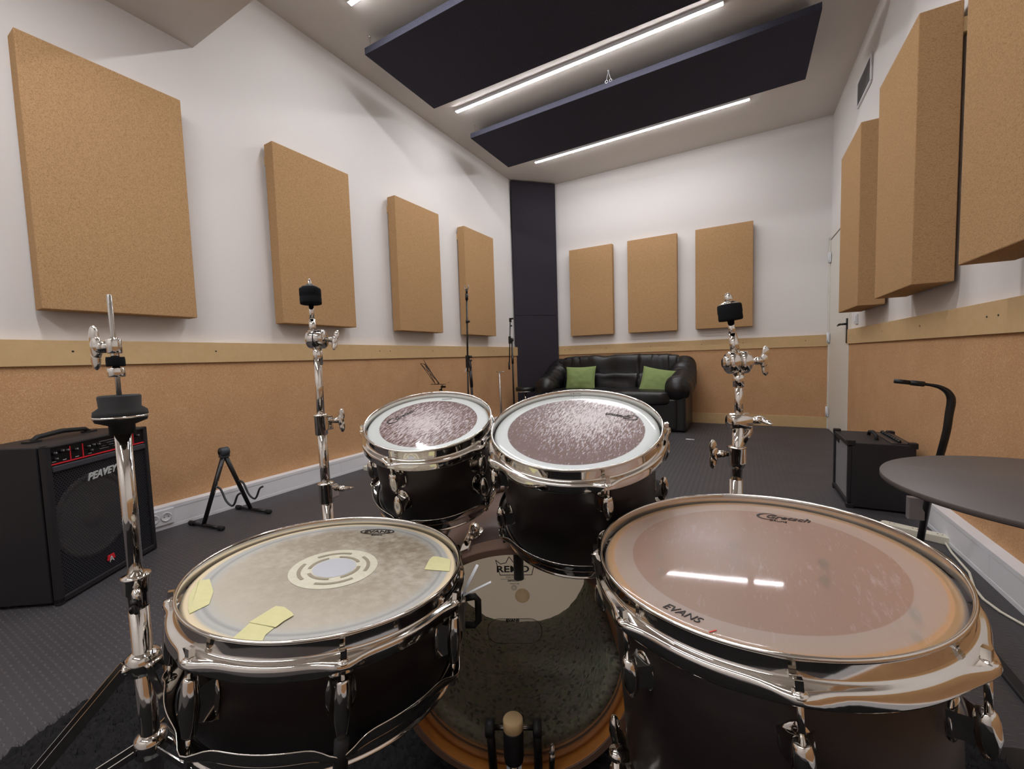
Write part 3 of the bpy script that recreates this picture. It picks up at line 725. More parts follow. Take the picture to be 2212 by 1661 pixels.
def wood_hoop(z0, m):
    b_ = MB(); b_.lathe([(.2245, z0), (.2290, z0 + .0), (.2420, z0 + .001), (.2450, z0 + .006), (.2450, z0 - .030), (.2415, z0 - .036), (.2305, z0 - .036), (.2305, z0 - .004), (.2245, z0 - .004)], 128, None, 0, True, closed=True); return b_
HB = mat('brown satin hoop', lin(112, 88, 76), .35)
b = MB(); b.lathe([(.2300, -.016), (.2390, -.016), (.2390, .0262), (.2310, .0262), (.2300, .0250)], 128, None, 0, True, closed=True); b.build('drum_hoop', HOOPWOOD, bass)
b = MB(); b.lathe([(.2392, -.018), (.2440, -.018), (.2450, -.015), (.2450, .0255), (.2440, .0285), (.2325, .0285), (.2312, .0275), (.2312, .0264), (.2392, .0264)], 128, None, 0, False, closed=True); b.build('hoop_veneer', HB, bass)
b = MB(); b.lathe([(.2305, -DB - .012), (.2445, -DB - .012), (.2452, -DB + .020), (.2305, -DB + .022)], 128, None, 0, True, closed=True); b.build('drum_hoop', HB, bass)
b = MB(); b.lathe([(.2302, .002), (.2250, .004), (.2215, .0035), (.2208, -.004), (.2215, -.008)], 128, None, 0, True, cap=False); b.build('flesh_hoop', mat('amber edge', lin(150, 96, 50), .35), bass)
disc(.224, z=-.004).build('drumhead', clear_film('clear batter film', .05), bass)
b = disc(.2235, z=-DB + .010); ro = b.build('drumhead', translucent_film('white resonant film', lin(232, 222, 200), .6), bass)
# foam lining
def foam_mat():
    m = mat('mottled foam', lin(78, 82, 66), .95, spec=.1); t_ = NT(m); v = t_.coord()
    vo = t_.n('ShaderNodeTexVoronoi'); vo.inputs['Scale'].default_value = 140; t_.l(v, vo.inputs['Vector']); s = t_.n('ShaderNodeSeparateColor'); t_.l(vo.outputs['Color'], s.inputs[0])
    c = t_.ramp(s.outputs[0], [(0.0, lin(52, 54, 46)), (.14, lin(104, 110, 90)), (.5, lin(128, 132, 108)), (.8, lin(142, 142, 120)), (.95, lin(138, 124, 124))])
    t_.color(t_.mix(t_.math('MULTIPLY', t_.noise(v, 30, 4, .7), .5), c, lin(94, 98, 78))); t_.bump(s.outputs[1], .4, .004); return m
FOAM = foam_mat()
b = MB(); vs = []; fs = []; NA, NZ = 60, 24
for i in range(NA + 1):
    a_ = R_(-90 - 84 + 168 * i / NA)
    for j in range(NZ + 1):
        z = -.016 - (DB - .03) * j / NZ; p = Vector((math.cos(a_) * 8, math.sin(a_) * 8, z * 30))
        r = RB - .034 - .024 * math.exp(-((a_ + math.pi / 2) / .6) ** 2) + .004 * noise.noise(p)
        vs.append((r * math.cos(a_), r * math.sin(a_), z))
for i in range(NA):
    for j in range(NZ): k = i * (NZ + 1) + j; fs.append((k, k + 1, k + NZ + 2, k + NZ + 1))
o_ = len(vs)
vs2 = [((RB - .009) * v[0] / math.hypot(v[0], v[1]), (RB - .009) * v[1] / math.hypot(v[0], v[1]), v[2]) for v in vs]
fs2 = [tuple(o_ + q for q in f[::-1]) for f in fs]
ed = []
for j in range(NZ):
    ed.append((j, o_ + j, o_ + j + 1, j + 1)); k = NA * (NZ + 1) + j; ed.append((k, k + 1, o_ + k + 1, o_ + k))
for i in range(NA):
    k = i * (NZ + 1); ed.append((k, k + NZ + 1, o_ + k + NZ + 1, o_ + k)); k += NZ; ed.append((k, o_ + k, o_ + k + NZ + 1, k + NZ + 1))
b.add(vs + vs2, fs + fs2 + ed, smooth=True); b.build('foam_lining', FOAM, bass)
# print on the resonant head, seen through the clear batter head
zr = -DB + .0108
Mr = lambda x, y: Matrix.Translation((x, y - .010, zr))
text('logo_text', 'REMO', INK, bass, Mr(-.020, -.003), .0270, sx=1.35, off=.0006)
b = MB(); cr = [(-.070, .026), (-.056, .014), (-.040, .017), (-.030, .036), (-.018, .019), (.0, .018), (.012, .036), (.020, .019), (.034, .016), (.047, .026), (.036, -.020), (-.058, -.020)]
dn = []
for i in range(len(cr)):
    p = Vector(cr[i]); q = Vector(cr[(i + 1) % len(cr)])
    dn.append((p, q))
for p, q in dn: b.tube([(p.x, p.y - .010, zr + .0002), (q.x, q.y - .010, zr + .0002)], .0011, 4)
b.build('logo_crown', INK, bass)
text('logo_text', 'WEATHER KING', INK, bass, Mr(-.014, -.027), .0075); text('logo_text', 'EMPEROR', INK, bass, Mr(-.020, -.038), .0075, off=.0002); text('logo_text', 'MADE IN USA', INK, bass, Mr(-.016, -.047), .0045)
b = MB(); b.box((-.02, -.0425, zr), (.075, .0008, .0004)); b.build('logo_line', INK, bass)
b = MB()
for k in range(8):
    a_ = k * math.pi / 4; b.tube([(-.018 + .006 * math.cos(a_) + .0025 * math.cos(s_), -.069 + .006 * math.sin(a_) + .0025 * math.sin(s_), zr + .0002) for s_ in [q * math.pi / 3 for q in range(6)]], .0004, 4, closed=True)
b.build('logo_flower', INK, bass)
b = MB(); b.cyl((.006, -.094, zr - .0002), (.006, -.094, zr + .0006), .022, seg=40); b.build('round_patch', translucent_film('pale dot', lin(250, 240, 222), .9), bass)
# oval patch outline on the batter head
b = MB(); pts = []
for q, (sx, sy) in enumerate(((1, 1), (-1, 1), (-1, -1), (1, -1))):
    for k in range(7): t_ = math.pi / 2 * (q + k / 6); pts.append((.0005 + sx * .031 + .024 * math.cos(t_), .0560 + sy * .0022 + .024 * math.sin(t_), -.0030))
b.tube(pts, .0006, 4, closed=True); b.build('patch_outline', INK, bass)
b = MB(); b.prism([(p[0], p[1]) for p in pts], -.0038, -.0034); b.build('impact_patch', clear_film('grey patch film', .16, (.35, .33, .3, 1)), bass)
text('logo_text', 'EVANS', INK, bass, Matrix.Translation((-.003, .0790, -.0025)), .0075, sx=1.2, off=.0004)
# tom post through the shell top
b = MB(); b.cyl((.006, .075, -.17), (.006, RB + .10, -.17), .0125, seg=20); po = b.build('tom_post', BLACK_M, bass)
b = MB(); b.rbox((.006, RB + .012, -.17), (.07, .02, .06), .008, axis=1); b.cyl((.006, RB + .01, -.17), (.006, RB + .05, -.17), .021); b.ball((.04, RB + .03, -.17), (.012, .008, .008)); b.build('tom_bracket', CHROME, bass, bevel=.001)
# claws and lugs
LB = [90 + 14, 90 + 60, 90 - 36, 90 - 80, 90 + 105, 230, 288, 330]
for i, a in enumerate((112, 156, 68, 24, 204, 248, 292, 336)):
    M = Matrix.Rotation(R_(a), 4, 'Z')
    b = MB(); b.rbox((.2490, 0, -.008), (.006, .020, .036), .003, M=M, axis=0); b.box((.243, 0, .009), (.016, .016, .005), M)
    b.cyl(M @ Vector((.254, 0, -.02)), M @ Vector((.254, 0, -.055)), .005, seg=10); cl = b.build('hoop_claw', CHROME, bass, bevel=.001)
    b = MB(); b.cyl(M @ Vector((.254, 0, -.10)), M @ Vector((.254, 0, -.03)), .003, seg=8); b.build('tension_rod', CHROME, cl)
    b = MB(); b.ball((RB + .012, 0, -.115), (.015, .013, .026), M); b.ball((RB + .002, 0, -.115), (.005, .018, .030), M); b.build('lug', CHROME, bass)
for s in (-1, 1):   # spurs
    b = MB(); b.cyl((s * .17, -.155, -.30), (s * .30, -.250, -.39), .006); b.cyl((s * .165, -.150, -.30), (s * .19, -.17, -.314), .016); b.build('spur', CHROME, bass)
# tom arms from the post to each tom (belong to the bass drum mount)
def arm(target, name='tom_arm'):
    Mi = MBD.inverted(); a_ = Mi @ Vector(target); s_ = Vector((.006, RB + .09, -.17))
    b_ = MB(); b_.tube([s_, s_ + Vector((0, .02, .0)), a_.lerp(s_, .4) + Vector((0, .015, 0)), a_], .0095, 12); b_.ball(s_, (.02, .018, .018)); return b_.build(name, CHROME, bass)
arm(drum_frame(*T1) @ Vector((Rs1 * .82, Rs1 * .65, -.11))); arm(drum_frame(*T2) @ Vector((-Rs2 * .62, Rs2 * .85, -.12)))

# ---- bass pedal
ped = thing('bass_drum_pedal', 'black bass drum pedal with felt beater in front of the bass drum', 'pedal', MBD @ Matrix.Translation((-.004, -.258, 0)))
for x in (-.045, .045):
    b = MB(); b.tube([(x, .006, .02), (x, .10, .045), (x, .160, .06)], [.009, .0085, .008], 12); b.lathe([(.014, -.0085), (.0165, -.006), (.0165, .006), (.014, .0085)], 24, Matrix.Translation((x, .168, .063)) @ Matrix.Rotation(math.pi / 2, 4, 'Y')); b.build('pedal_post', BLACK_P, ped)
b = MB(); b.cyl((-.045, .168, .063), (.045, .168, .063), .0045); b.build('cam_axle', CHROME_D, ped)
b = MB(); b.cyl((0, .168, .063), (0, .185, .069), .003); b.prof((0, .115, .078), (0, .205, .072), [(.013, 0), (.0175, .003), (.019, .014), (.019, .060), (.0185, .062)], 28); b.build('beater', BLACK_P, ped)
b = MB(); b.prof((0, .115 + .06, .078 - .0042), (0, .205, .072), [(.0186, 0), (.0186, .0185), (.0172, .0208), (0, .0212)], 28); b.build('beater_felt', mat('cream felt', lin(226, 196, 148), .95), ped)
b = MB(); b.cyl((0, .12, .078), (0, .09, .084), .009); b.cyl((0, .095, .083), (0, .05, .09), .006); b.build('beater_shaft', CHROME, ped)
b = MB(); b.box((0, .075, .098), (.028, .05, .006), Matrix.Rotation(R_(-10), 4, 'X')); b.build('chain_strap', mat('pale strap', lin(196, 208, 224), .5), ped)
b = MB(); b.box((0, .004, .14), (.11, .006, .30)); b.build('base_plate', BLACK_M, ped)
b = MB(); b.box((0, .04, .21), (.075, .006, .24), Matrix.Translation((0, 0, 0))); b.build('footboard', BLACK_M, ped)
b = MB(); b.cyl((.07, .03, .03), (.074, .125, .055), .004); b.prof((.07, .03, .03), (.074, .125, .055), [(.006, .03), (.006, .075)], 12); b.build('spring', CHROME_D, ped)

# ============================================================ STANDS
def wing(b, c, ax, ln=.03, up=None, mi=0):
    """wing nut: stem from c along ax with two lobes"""
    c = Vector(c); ax = Vector(ax).normalized(); up = Vector(up or (0, 0, 1)); up = (up - ax * up.dot(ax)).normalized(); sd = ax.cross(up)
    e = c + ax * ln * .75
    b.cyl(c, e, ln * .16, ln * .16, 12); b.cyl(c + ax * ln * .25, c + ax * ln * .6, ln * .22, seg=12)
    M = Matrix((sd, up, ax)).transposed().to_4x4(); M.translation = e
    b.ball((0, 0, ln * .02), (ln * .16, ln * .50, ln * .24), M)
    for s in (-1, 1): b.ball((0, s * ln * .42, ln * .10), (ln * .12, ln * .46, ln * .22), M)
def tripod(b_list_parent, base, zh, zl, reach, angs, braces=True):
    """three double-braced legs, each a part"""
    for a in angs:
        d = Vector((math.cos(R_(a)), math.sin(R_(a)), 0)); w = Vector((-d.y, d.x, 0)) * .011
        b = MB(); top = Vector(base) + d * .022 + Vector((0, 0, zh)); ft = Vector(base) + d * reach + Vector((0, 0, .012))
        for s in (-1, 1):
            dirv = (ft - top).normalized(); q = dirv.to_track_quat('X', 'Z').to_matrix().to_4x4(); q.translation = (top + ft) / 2 + w * s
            b.box((0, 0, 0), ((ft - top).length, .002, .014), q)
        br0 = Vector(base) + d * .02 + Vector((0, 0, zl)); br1 = top.lerp(ft, .45)
        for s in (-1, 1):
            dirv = (br1 - br0).normalized(); q = dirv.to_track_quat('X', 'Z').to_matrix().to_4x4(); q.translation = (br0 + br1) / 2 + w * s * .8
            b.box((0, 0, 0), ((br1 - br0).length, .002, .010), q)
        b.cyl(top - w * 1.3, top + w * 1.3, .004); b.cyl(br1 - w * 1.3, br1 + w * 1.3, .004)
        lg = b.build('leg', CHROME, b_list_parent)
        b = MB(); b.ball(ft - Vector((0, 0, .002)), (.02, .02, .012)); b.build('rubber_foot', BLACK_R, lg)
# ---- hi-hat stand
hx = Vector((-.835, .2585)); hh = thing('hi_hat_stand', 'chrome hi-hat stand without cymbals, at the far left of the kit', 'stand', loc=(hx.x, hx.y, 0))
b = MB(); b.cyl((0, 0, .05), (0, 0, .535), .0127, seg=24); b.build('lower_tube', CHROME, hh)
b = MB(); b.cyl((0, 0, .50), (0, 0, .775), .0098, seg=24); b.build('upper_tube', CHROME, hh)
b = MB(); b.prof((0, 0, .495), (0, 0, .55), [(.0135, 0), (.0148, .004), (.0148, .022), (.0175, .026), (.0175, .046), (.0185, .049), (.0185, .052), (.010, .053)], 28)
b.tube([(.016, -.006, .53), (.034, -.012, .532), (.036, -.012, .515)], .006, 8); b.build('height_clamp', CHROME, hh)
b = MB(); wing(b, (.030, -.012, .528), (.5, -.3, -1), .026); b.build('wing_nut', BLACK_M, hh)
b = MB(); b.prof((0, 0, .772), (0, 0, .83), [(.0, 0), (.0155, 0), (.0155, .014), (.030, .020), (.0325, .027), (.0315, .036), (.0245, .042), (.0255, .058), (.0235, .0600), (0, .060)], 40); b.build('cymbal_seat', BLACK_R, hh)
b = MB(); b.lathe([(.0322, .797), (.0335, .799), (.0322, .801)], 40); b.build('seat_ring', CHROME, hh)
b = MB(); b.cyl((0, 0, .82), (-.004, 0, .985), .0033, seg=12, bev=.0008); b.build('pull_rod', CHROME_D, hh)
ch = thing('hi_hat_clutch', 'chrome hi-hat clutch with wing screw on the rod of the hi-hat stand', 'clutch', loc=(hx.x - .002, hx.y, .87))
b = MB(); b.prof((0, 0, -.010), (0, 0, .01), [(.0098, 0), (.0105, .001), (.0105, .013), (.0095, .014), (.004, .014)], 24); b.build('lower_nut', CHROME, ch, bevel=0)
b = MB(); b.prof((0, 0, .006), (0, 0, .02), [(.0100, 0), (.0112, .001), (.0112, .003), (.0112, .011), (.0108, .0125), (.0108, .0145)], 24); b.build('felt_washer', FELT, ch)
b = MB(); b.cyl((0, 0, .004), (0, 0, .05), .0052, seg=16); b.prof((0, 0, .026), (0, 0, .05), [(.0085, 0), (.0092, .001), (.0092, .021), (.0082, .022)], 24); b.build('clutch_sleeve', CHROME, ch)
b = MB(); wing(b, (-.008, -.002, .036), (-1, -.25, 0), .040); b.build('wing_screw', CHROME, ch)
tripod(hh, (0, 0, 0), .405, .265, .40, (252, 132))
tripod(hh, (0, 0, 0), .405, .265, .20, (20,))
b = MB(); b.prof((0, 0, .388), (0, 0, .42), [(.013, 0), (.022, .002), (.022, .028), (.016, .032), (.013, .034)], 24); b.build('leg_collar', CHROME, hh)
b = MB(); b.prof((0, 0, .25), (0, 0, .29), [(.013, 0), (.021, .002), (.021, .03), (.013, .034)], 24); b.build('leg_collar', CHROME, hh)
b = MB(); b.box((0, -.02, .015), (.10, .20, .006)); b.box((0, -.12, .03), (.07, .20, .006), Matrix.Rotation(R_(8), 4, 'X')); b.build('pedal_board', BLACK_M, hh)
b = MB(); b.cyl((-.03, 0, .012), (-.005, 0, .20), .0035); b.build('linkage', CHROME, hh)

# ---- straight cymbal stand (left)
cs = thing('cymbal_stand', 'tall straight chrome cymbal stand without a cymbal, left of the rack toms', 'stand', loc=(-.905, .655, 0), group='empty cymbal stands')
V = lambda x, y, z: Vector((x + .905, y - .655, z))
top = V(-.944, .671, 1.083); ftp = V(-.940, .669, 1.02); tl = V(-.928, .670, .93); mid_ = V(-.918, .661, .735); lo = V(-.905, .655, .565)
b = MB(); b.cyl(lo, (.004, 0, .06), .0127, seg=24); b.build('base_tube', CHROME, cs)
b = MB(); b.cyl(mid_, lo + Vector((0, 0, -.06)), .0110, seg=24); b.build('middle_tube', CHROME, cs)
b = MB(); b.cyl(tl, mid_ + Vector((0, 0, -.05)), .0092, seg=24); b.cyl(tl + Vector((0, 0, -.015)), tl + Vector((.001, 0, -.062)), .0112, seg=20); b.build('upper_tube', CHROME, cs)
for p, wd in ((mid_, 1), (lo, 1.15)):
    b = MB(); b.prof(p + Vector((.0, 0, -.042)), p + Vector((-.001, 0, .012)), [(.0135 * wd, 0), (.0150 * wd, .002), (.0150 * wd, .045), (.0168 * wd, .048), (.0168 * wd, .051), (.010, .053)], 24)
    b.rbox(p + Vector((.016, .006, -.012)), (.022, .018, .034), .005, axis=1); b.build('height_clamp', CHROME, cs)
    b = MB(); wing(b, p + Vector((.024, .010, -.006)), (.9, .42, 0), .034, (0, 0, 1) if wd == 1 else (.3, -.5, .15)); b.build('wing_nut', CHROME, cs)
b = MB(); b.cyl(tl + Vector((-.017, -.009, .002)), tl + Vector((.019, .010, .002)), .0235, seg=32, bev=.003); b.cyl(tl + Vector((-.021, -.011, .002)), tl + Vector((-.016, -.008, .002)), .012, seg=24); b.build('tilter', CHROME, cs)
b = MB(); b.lathe([(.0243, -.0012), (.0246, 0), (.0243, .0012)], 32, frame(tl + Vector((.001, .0005, .002)), (0, 0, 1), (-.47, .88, 0))); b.build('tilter_seam', BLACK_M, cs)
b = MB(); wing(b, tl + Vector((.020, .010, .002)), (.85, .45, -.12), .030, (-.3, 0, .6)); b.build('wing_nut', CHROME, cs)
b = MB(); b.cyl(tl + Vector((-.010, -.002, .015)), tl + Vector((-.011, -.002, .052)), .0078, seg=20); b.cyl(tl + Vector((-.011, -.002, .05)), ftp, .0058, seg=16); b.cyl(ftp, top, .0036, seg=12, bev=.001); b.build('cymbal_rod', CHROME, cs)
d_ = (top - ftp).normalized()
b = MB(); b.prof(ftp, top, [(.012, 0), (.0245, .0005), (.0250, .004), (.0250, .016), (.0240, .018), (.0250, .020), (.0250, .036), (.0240, .0385), (.010, .039)], 36); b.build('felt_washer', FELT, cs)
b = MB(); b.prof(ftp + d_ * .039, top, [(.019, 0), (.019, .004), (.012, .006), (.008, .010), (.0045, .012)], 30); b.build('wing_top', BLACK_P, cs)
tripod(cs, (.004, 0, 0), .34, .14, .30, (200, 80, 320))
# ---- cymbal arm on the right (double tilter)
ca_ = thing('cymbal_stand', 'chrome cymbal stand with two tilters without a cymbal, behind the floor tom', 'stand', loc=(-.012, .985, 0), group='empty cymbal stands')
V = lambda x, y, z: Vector((x + .012, y - .985, z))
b = MB(); b.cyl(V(-.008, .974, .60), (-.002, -.012, .05), .0127, seg=24); b.build('base_tube', CHROME, ca_)
b = MB(); b.cyl(V(-.008, .974, .585), V(-.004, .975, .72), .0110, seg=24); b.build('middle_tube', CHROME, ca_)
b = MB(); b.prof(V(-.008, .974, .548), V(-.007, .974, .60), [(.013, 0), (.022, .003), (.023, .006), (.015, .010)], 28); b.build('tube_flange', CHROME, ca_)
b = MB(); p = V(-.007, .974, .625); b.prof(p, p + Vector((0, 0, .045)), [(.0135, 0), (.0175, .012), (.0175, .040), (.0185, .042), (.0185, .045), (.011, .046)], 6); b.build('height_clamp', CHROME, ca_)
b = MB(); wing(b, p + Vector((-.016, -.010, .03)), (-.9, -.42, 0), .036, (0, 0, 1)); b.build('wing_nut', CHROME, ca_)
b = MB(); q = V(-.003, .980, .722); b.cyl(q + Vector((-.019, -.010, 0)), q + Vector((.019, .010, 0)), .0185, seg=32, bev=.003); b.tube([q + Vector((.018, .008, .008)), q + Vector((.020, .009, -.022)), q + Vector((.004, 0, -.045))], [.006, .006, .009], 10); b.build('tilter', CHROME, ca_)
b = MB(); wing(b, q + Vector((.020, .010, .002)), (.9, .42, 0), .034, (.5, -.8, -.15)); b.build('wing_nut', CHROME, ca_)
b = MB(); b.cyl(q, V(-.004, .990, .81), .0082, seg=20); b.cyl(V(-.004, .989, .795), V(-.004, .990, .825), .0108, seg=20); b.build('arm_tube', CHROME, ca_)
q = V(-.006, .990, .846); b = MB(); b.cyl(q + Vector((-.020, -.010, 0)), q + Vector((-.001, -.0005, 0)), .0235, seg=16, bev=.004); b.cyl(q + Vector((.001, .0005, 0)), q + Vector((.020, .010, 0)), .0235, seg=16, bev=.004); b.cyl(q + Vector((-.026, -.013, 0)), q + Vector((.026, .013, 0)), .013, seg=16, bev=.002); b.build('tilter', CHROME, ca_)
b = MB(); wing(b, q + Vector((.024, .012, .002)), (.9, .45, 0), .036, (0, 0, 1)); b.build('wing_nut', CHROME, ca_)
f0 = V(-.019, .992, .935); f1 = V(-.024, .993, .985); d_ = (f1 - f0).normalized()
b = MB(); b.cyl(q + Vector((-.003, 0, .015)), f0 - d_ * .028, .0088, seg=20); b.cyl(f0 - d_ * .035, f0, .0066, seg=16); b.cyl(f0, f1 + d_ * .002, .0036, seg=12); b.build('cymbal_rod', CHROME, ca_)
b = MB(); b.prof(f0, f1, [(.012, 0), (.0225, .0005), (.0234, .004), (.0230, .014), (.0237, .017), (.0234, .030), (.0225, .033), (.012, .034)], 36); b.build('felt_washer', FELT, ca_)
b = MB(); b.prof(f0 + d_ * .033, f1, [(.0222, 0), (.020, .002), (.010, .007), (.008, .008)], 30); b.prof(f0 + d_ * .036, f1, [(.008, 0), (.008, .016), (.0065, .017), (.0065, .021), (.003, .022)], 16); b.build('wing_top', CHROME, ca_)
tripod(ca_, (-.002, -.012, 0), .30, .13, .27, (30, 150, 270))
# ---- snare stand
ss = thing('snare_stand', 'low chrome tripod stand with basket arms carrying the snare drum', 'stand', loc=(-.535, .377, 0))
b = MB(); b.cyl((0, 0, .05), (0, 0, .36), .0127, seg=20); b.build('stand_tube', CHROME, ss)
Ms = drum_frame(*SN); Ti = Matrix.Translation((.535, -.377, 0))
for a in (205, 325, 85):
    b = MB(); e = Ti @ (Ms @ Vector((.192 * math.cos(R_(a)), .192 * math.sin(R_(a)), -DS - .003))); e2 = Ti @ (Ms @ Vector((.199 * math.cos(R_(a)), .199 * math.sin(R_(a)), -DS + .045)))
    b.tube([(0, 0, .35), e * .5 + Vector((0, 0, .18)), e], .005, 10); b.build('basket_arm', CHROME, ss)
    b = MB(); b.tube([e - Vector((0, 0, .001)), e.lerp(e2, .5) + (e2 - e) * .0, e2], .0075, 10); b.build('rubber_grip', BLACK_R, ss)
tripod(ss, (0, 0, 0), .22, .10, .18, (240, 0, 120))

# ============================================================ RUG
A_ = Vector((-1.573, .555)); ux = Vector((.944, .330)).normalized(); uy = Vector((.38, -.925)).normalized(); uy = Vector((ux.y, -ux.x))
RUG = mat('black shag', lin(24, 24, 25), .95, spec=.15); _t = NT(RUG); _t.color(_t.mix(_t.noise(_t.coord(), 60, 4, .7), lin(12, 12, 13), lin(42, 41, 42)))
b = MB(); W_, L_ = 2.14, 1.75; nx, ny = 340, 280; vs = []; fs = []
for i in range(nx + 1):
    for j in range(ny + 1):
        p = A_ + ux * (W_ * i / nx) + uy * (L_ * j / ny)
        ed_ = min(i, nx - i, j, ny - j); h_ = .004 if ed_ == 0 else .014 + .010 * noise.noise(Vector((p.x * 60, p.y * 60, 0))) + .010 * noise.noise(Vector((p.x * 150, p.y * 150, 3)))
        k_ = .006 * noise.noise(Vector((p.x * 90, p.y * 90, 9)))
        vs.append((p.x + k_, p.y + k_, max(.003, h_)))
for i in range(nx):
    for j in range(ny): k = i * (ny + 1) + j; fs.append((k, k + ny + 1, k + ny + 2, k + 1))
b.add(vs, fs, smooth=True); rug = b.build('rug', RUG); tag(rug, 'black shaggy rug on the floor under the drum kit', 'rug')
b = MB(); rnd = random.Random(3)
for _ in range(48000):
    p = A_ + ux * (W_ * rnd.random()) + uy * (L_ * rnd.random() ** 1.3 * .75); a_ = rnd.random() * 6.283; l_ = .006 + rnd.random() * .010; w_ = .0008
    dx, dy = math.cos(a_), math.sin(a_)
    b.add([(p.x - dy * w_, p.y + dx * w_, .008), (p.x + dy * w_, p.y - dx * w_, .008), (p.x + dx * l_, p.y + dy * l_, .014 + rnd.random() * .016)], [(0, 1, 2)])
pl = b.build('pile', RUG, rug); pl['kind'] = 'stuff'

# ============================================================ BASS AMPLIFIER (left)
Aw = Vector((-.566, .824, 0)).normalized(); An = Vector((.824, .566, 0)).normalized()
amp = thing('bass_amplifier', 'big black bass amplifier combo with red lined control panel, against the left wall', 'amplifier', frame((-2.215, .462, 0), Aw, -An))
# local: x along the front from near corner to far corner, y backwards, z up
W2, D2, H2 = .475, .265, .60
TOLEX = mat('black tolex', lin(24, 23, 28), .55); _t = NT(TOLEX); _t.bump(_t.noise(_t.coord(), 700, 3), .5, .001)
b = MB(); b.box((W2 / 2, D2 / 2 + .012, .012 + H2 / 2 - .006), (W2, D2 - .024, H2 - .012))
for (c, s) in (((.011, .006, H2 / 2), (.022, .024, H2)), ((W2 - .011, .006, H2 / 2), (.022, .024, H2)), ((W2 / 2, .006, .018), (W2, .024, .024)), ((W2 / 2, .006, H2 - .006), (W2, .024, .012))): b.box(c, s)
b.build('cabinet', TOLEX, amp, bevel=.005)
b = MB(); b.box((W2 / 2, .002, .510), (W2 - .044, .02, .022)); b.build('front_bar', mat('dark grey bar', lin(58, 58, 66), .5), amp, bevel=.003)
b = MB(); b.box((W2 / 2, .006, .560), (W2 - .044, .012, .068)); b.build('control_panel', mat('black panel', lin(16, 14, 18), .3), amp)
REDM = mat('red line', lin(214, 36, 48), .5)
b = MB(); b.box((W2 / 2, -.001, .528), (W2 - .044, .003, .005))
for x in (.098, .150, .305, .395): b.box((x, -.001, .556), (.003, .003, .055))
b.build('red_stripe', REDM, amp)
WHT = mat('white print', lin(205, 205, 205), .5)
for i, (x, z) in enumerate([(.035, .568), (.062, .572), (.082, .570), (.038, .546), (.118, .566), (.170, .566), (.192, .568), (.214, .566), (.180, .548), (.325, .566), (.350, .566), (.415, .566)]):
    b = MB(); b.cyl((x, 0, z), (x, -.012, z), .0065, .0055, 14); kn = b.build('knob', BLACK_P, amp)
    b = MB(); b.box((x, -.0125, z + .003), (.001, .001, .006)); b.build('pointer', WHT, kn)
b = MB()
for i in range(9):
    x = .228 + i * .0085
    for k in range(4): b.box((x, -.0006, .545 + k * .010), (.005, .001, .001))
for x in (.035, .075, .125, .18, .34, .36): b.box((x, -.0006, .537), (.014, .001, .0022))
b.build('panel_print', WHT, amp)
b = MB()
for i in range(9): b.box((.228 + i * .0085, -.003, .556 + .010 * math.sin(i * .8)), (.004, .006, .007))
b.build('slider', BLACK_P, amp)
# grille
GR = mat('perforated grille', lin(60, 60, 66), .4, .4); _t = NT(GR)
tc_ = _t.n('ShaderNodeTexCoord'); sp_ = _t.n('ShaderNodeSeparateXYZ'); _t.l(tc_.outputs['Object'], sp_.inputs[0])
rw = _t.math('DIVIDE', sp_.outputs[2], .0075); cl_ = _t.math('DIVIDE', sp_.outputs[0], .0115); par = _t.math('MULTIPLY', _t.math('MODULO', _t.math('FLOOR', rw), 2.0), .5)
uu = _t.math('SUBTRACT', _t.math('FRACT', _t.math('ADD', cl_, par)), .5); vv = _t.math('SUBTRACT', _t.math('FRACT', rw), .5)
ee = _t.math('ADD', _t.math('POWER', _t.math('DIVIDE', uu, .40), 2), _t.math('POWER', _t.math('DIVIDE', vv, .36), 2))
hole = _t.math('LESS_THAN', ee, 1.0); trn = _t.n('ShaderNodeBsdfTransparent'); mxx = _t.n('ShaderNodeMixShader')
_t.l(hole, mxx.inputs[0]); _t.l(_t.b.outputs[0], mxx.inputs[1]); _t.l(trn.outputs[0], mxx.inputs[2]); _t.l(mxx.outputs[0], _t.t.nodes['Material Output'].inputs[0])
b = MB(); b.box((W2 / 2, .0015, .264), (W2 - .044, .001, .466)); b.build('grille', GR, amp)
Ml = frame((.185, .009, .285), (1, 0, 0), (0, 0, 1))
b = MB(); b.lathe([(.170, 0), (.170, .0045), (.152, .005), (.150, .002), (.140, .001), (.060, .0), (.052, .0005), (.044, .0045), (0, .006)], 64, Ml); b.build('speaker_cone', mat('speaker paper', lin(128, 124, 120), .7), amp)
b = MB(); b.box((W2 / 2, .0105, .264), (W2 - .046, .001, .462)); b.build('baffle', mat('black baffle', lin(8, 8, 9), .9), amp)
Mg = frame((.221, -.002, .444), (1, 0, .045), (0, 0, 1)); text('brand_badge', 'PEAVEY', mat('silver badge', lin(188, 192, 190), .35), amp, Mg, .040, .002, shear=.45, sx=.98, off=.0012)
b = MB()
for s in (-1, 1):
    for q in range(3): b.box((.228 + s * .007 + s * q * .003, -.002, .086 - q * .007), (.016 - q * .003, .003, .0075), Matrix.Translation((0, 0, 0)))
b.build('red_emblem', REDM, amp); text('red_emblem', 'A', WHT, amp, frame((.228, -.004, .070), (1, 0, 0), (0, 0, 1)), .034, .001)
b = MB(); b.tube([(.12, .15, H2 + .001), (.14, .15, H2 + .018), (.24, .15, H2 + .026), (.34, .15, H2 + .018), (.36, .15, H2 + .001)], [.010, .009, .010, .009, .010], 10); b.build('carry_handle', BLACK_R, amp)
for x in (.12, .36):
    b = MB(); b.rbox((x, .15, H2 + .003), (.05, .036, .008), .008); b.build('handle_mount', BLACK_P, amp)
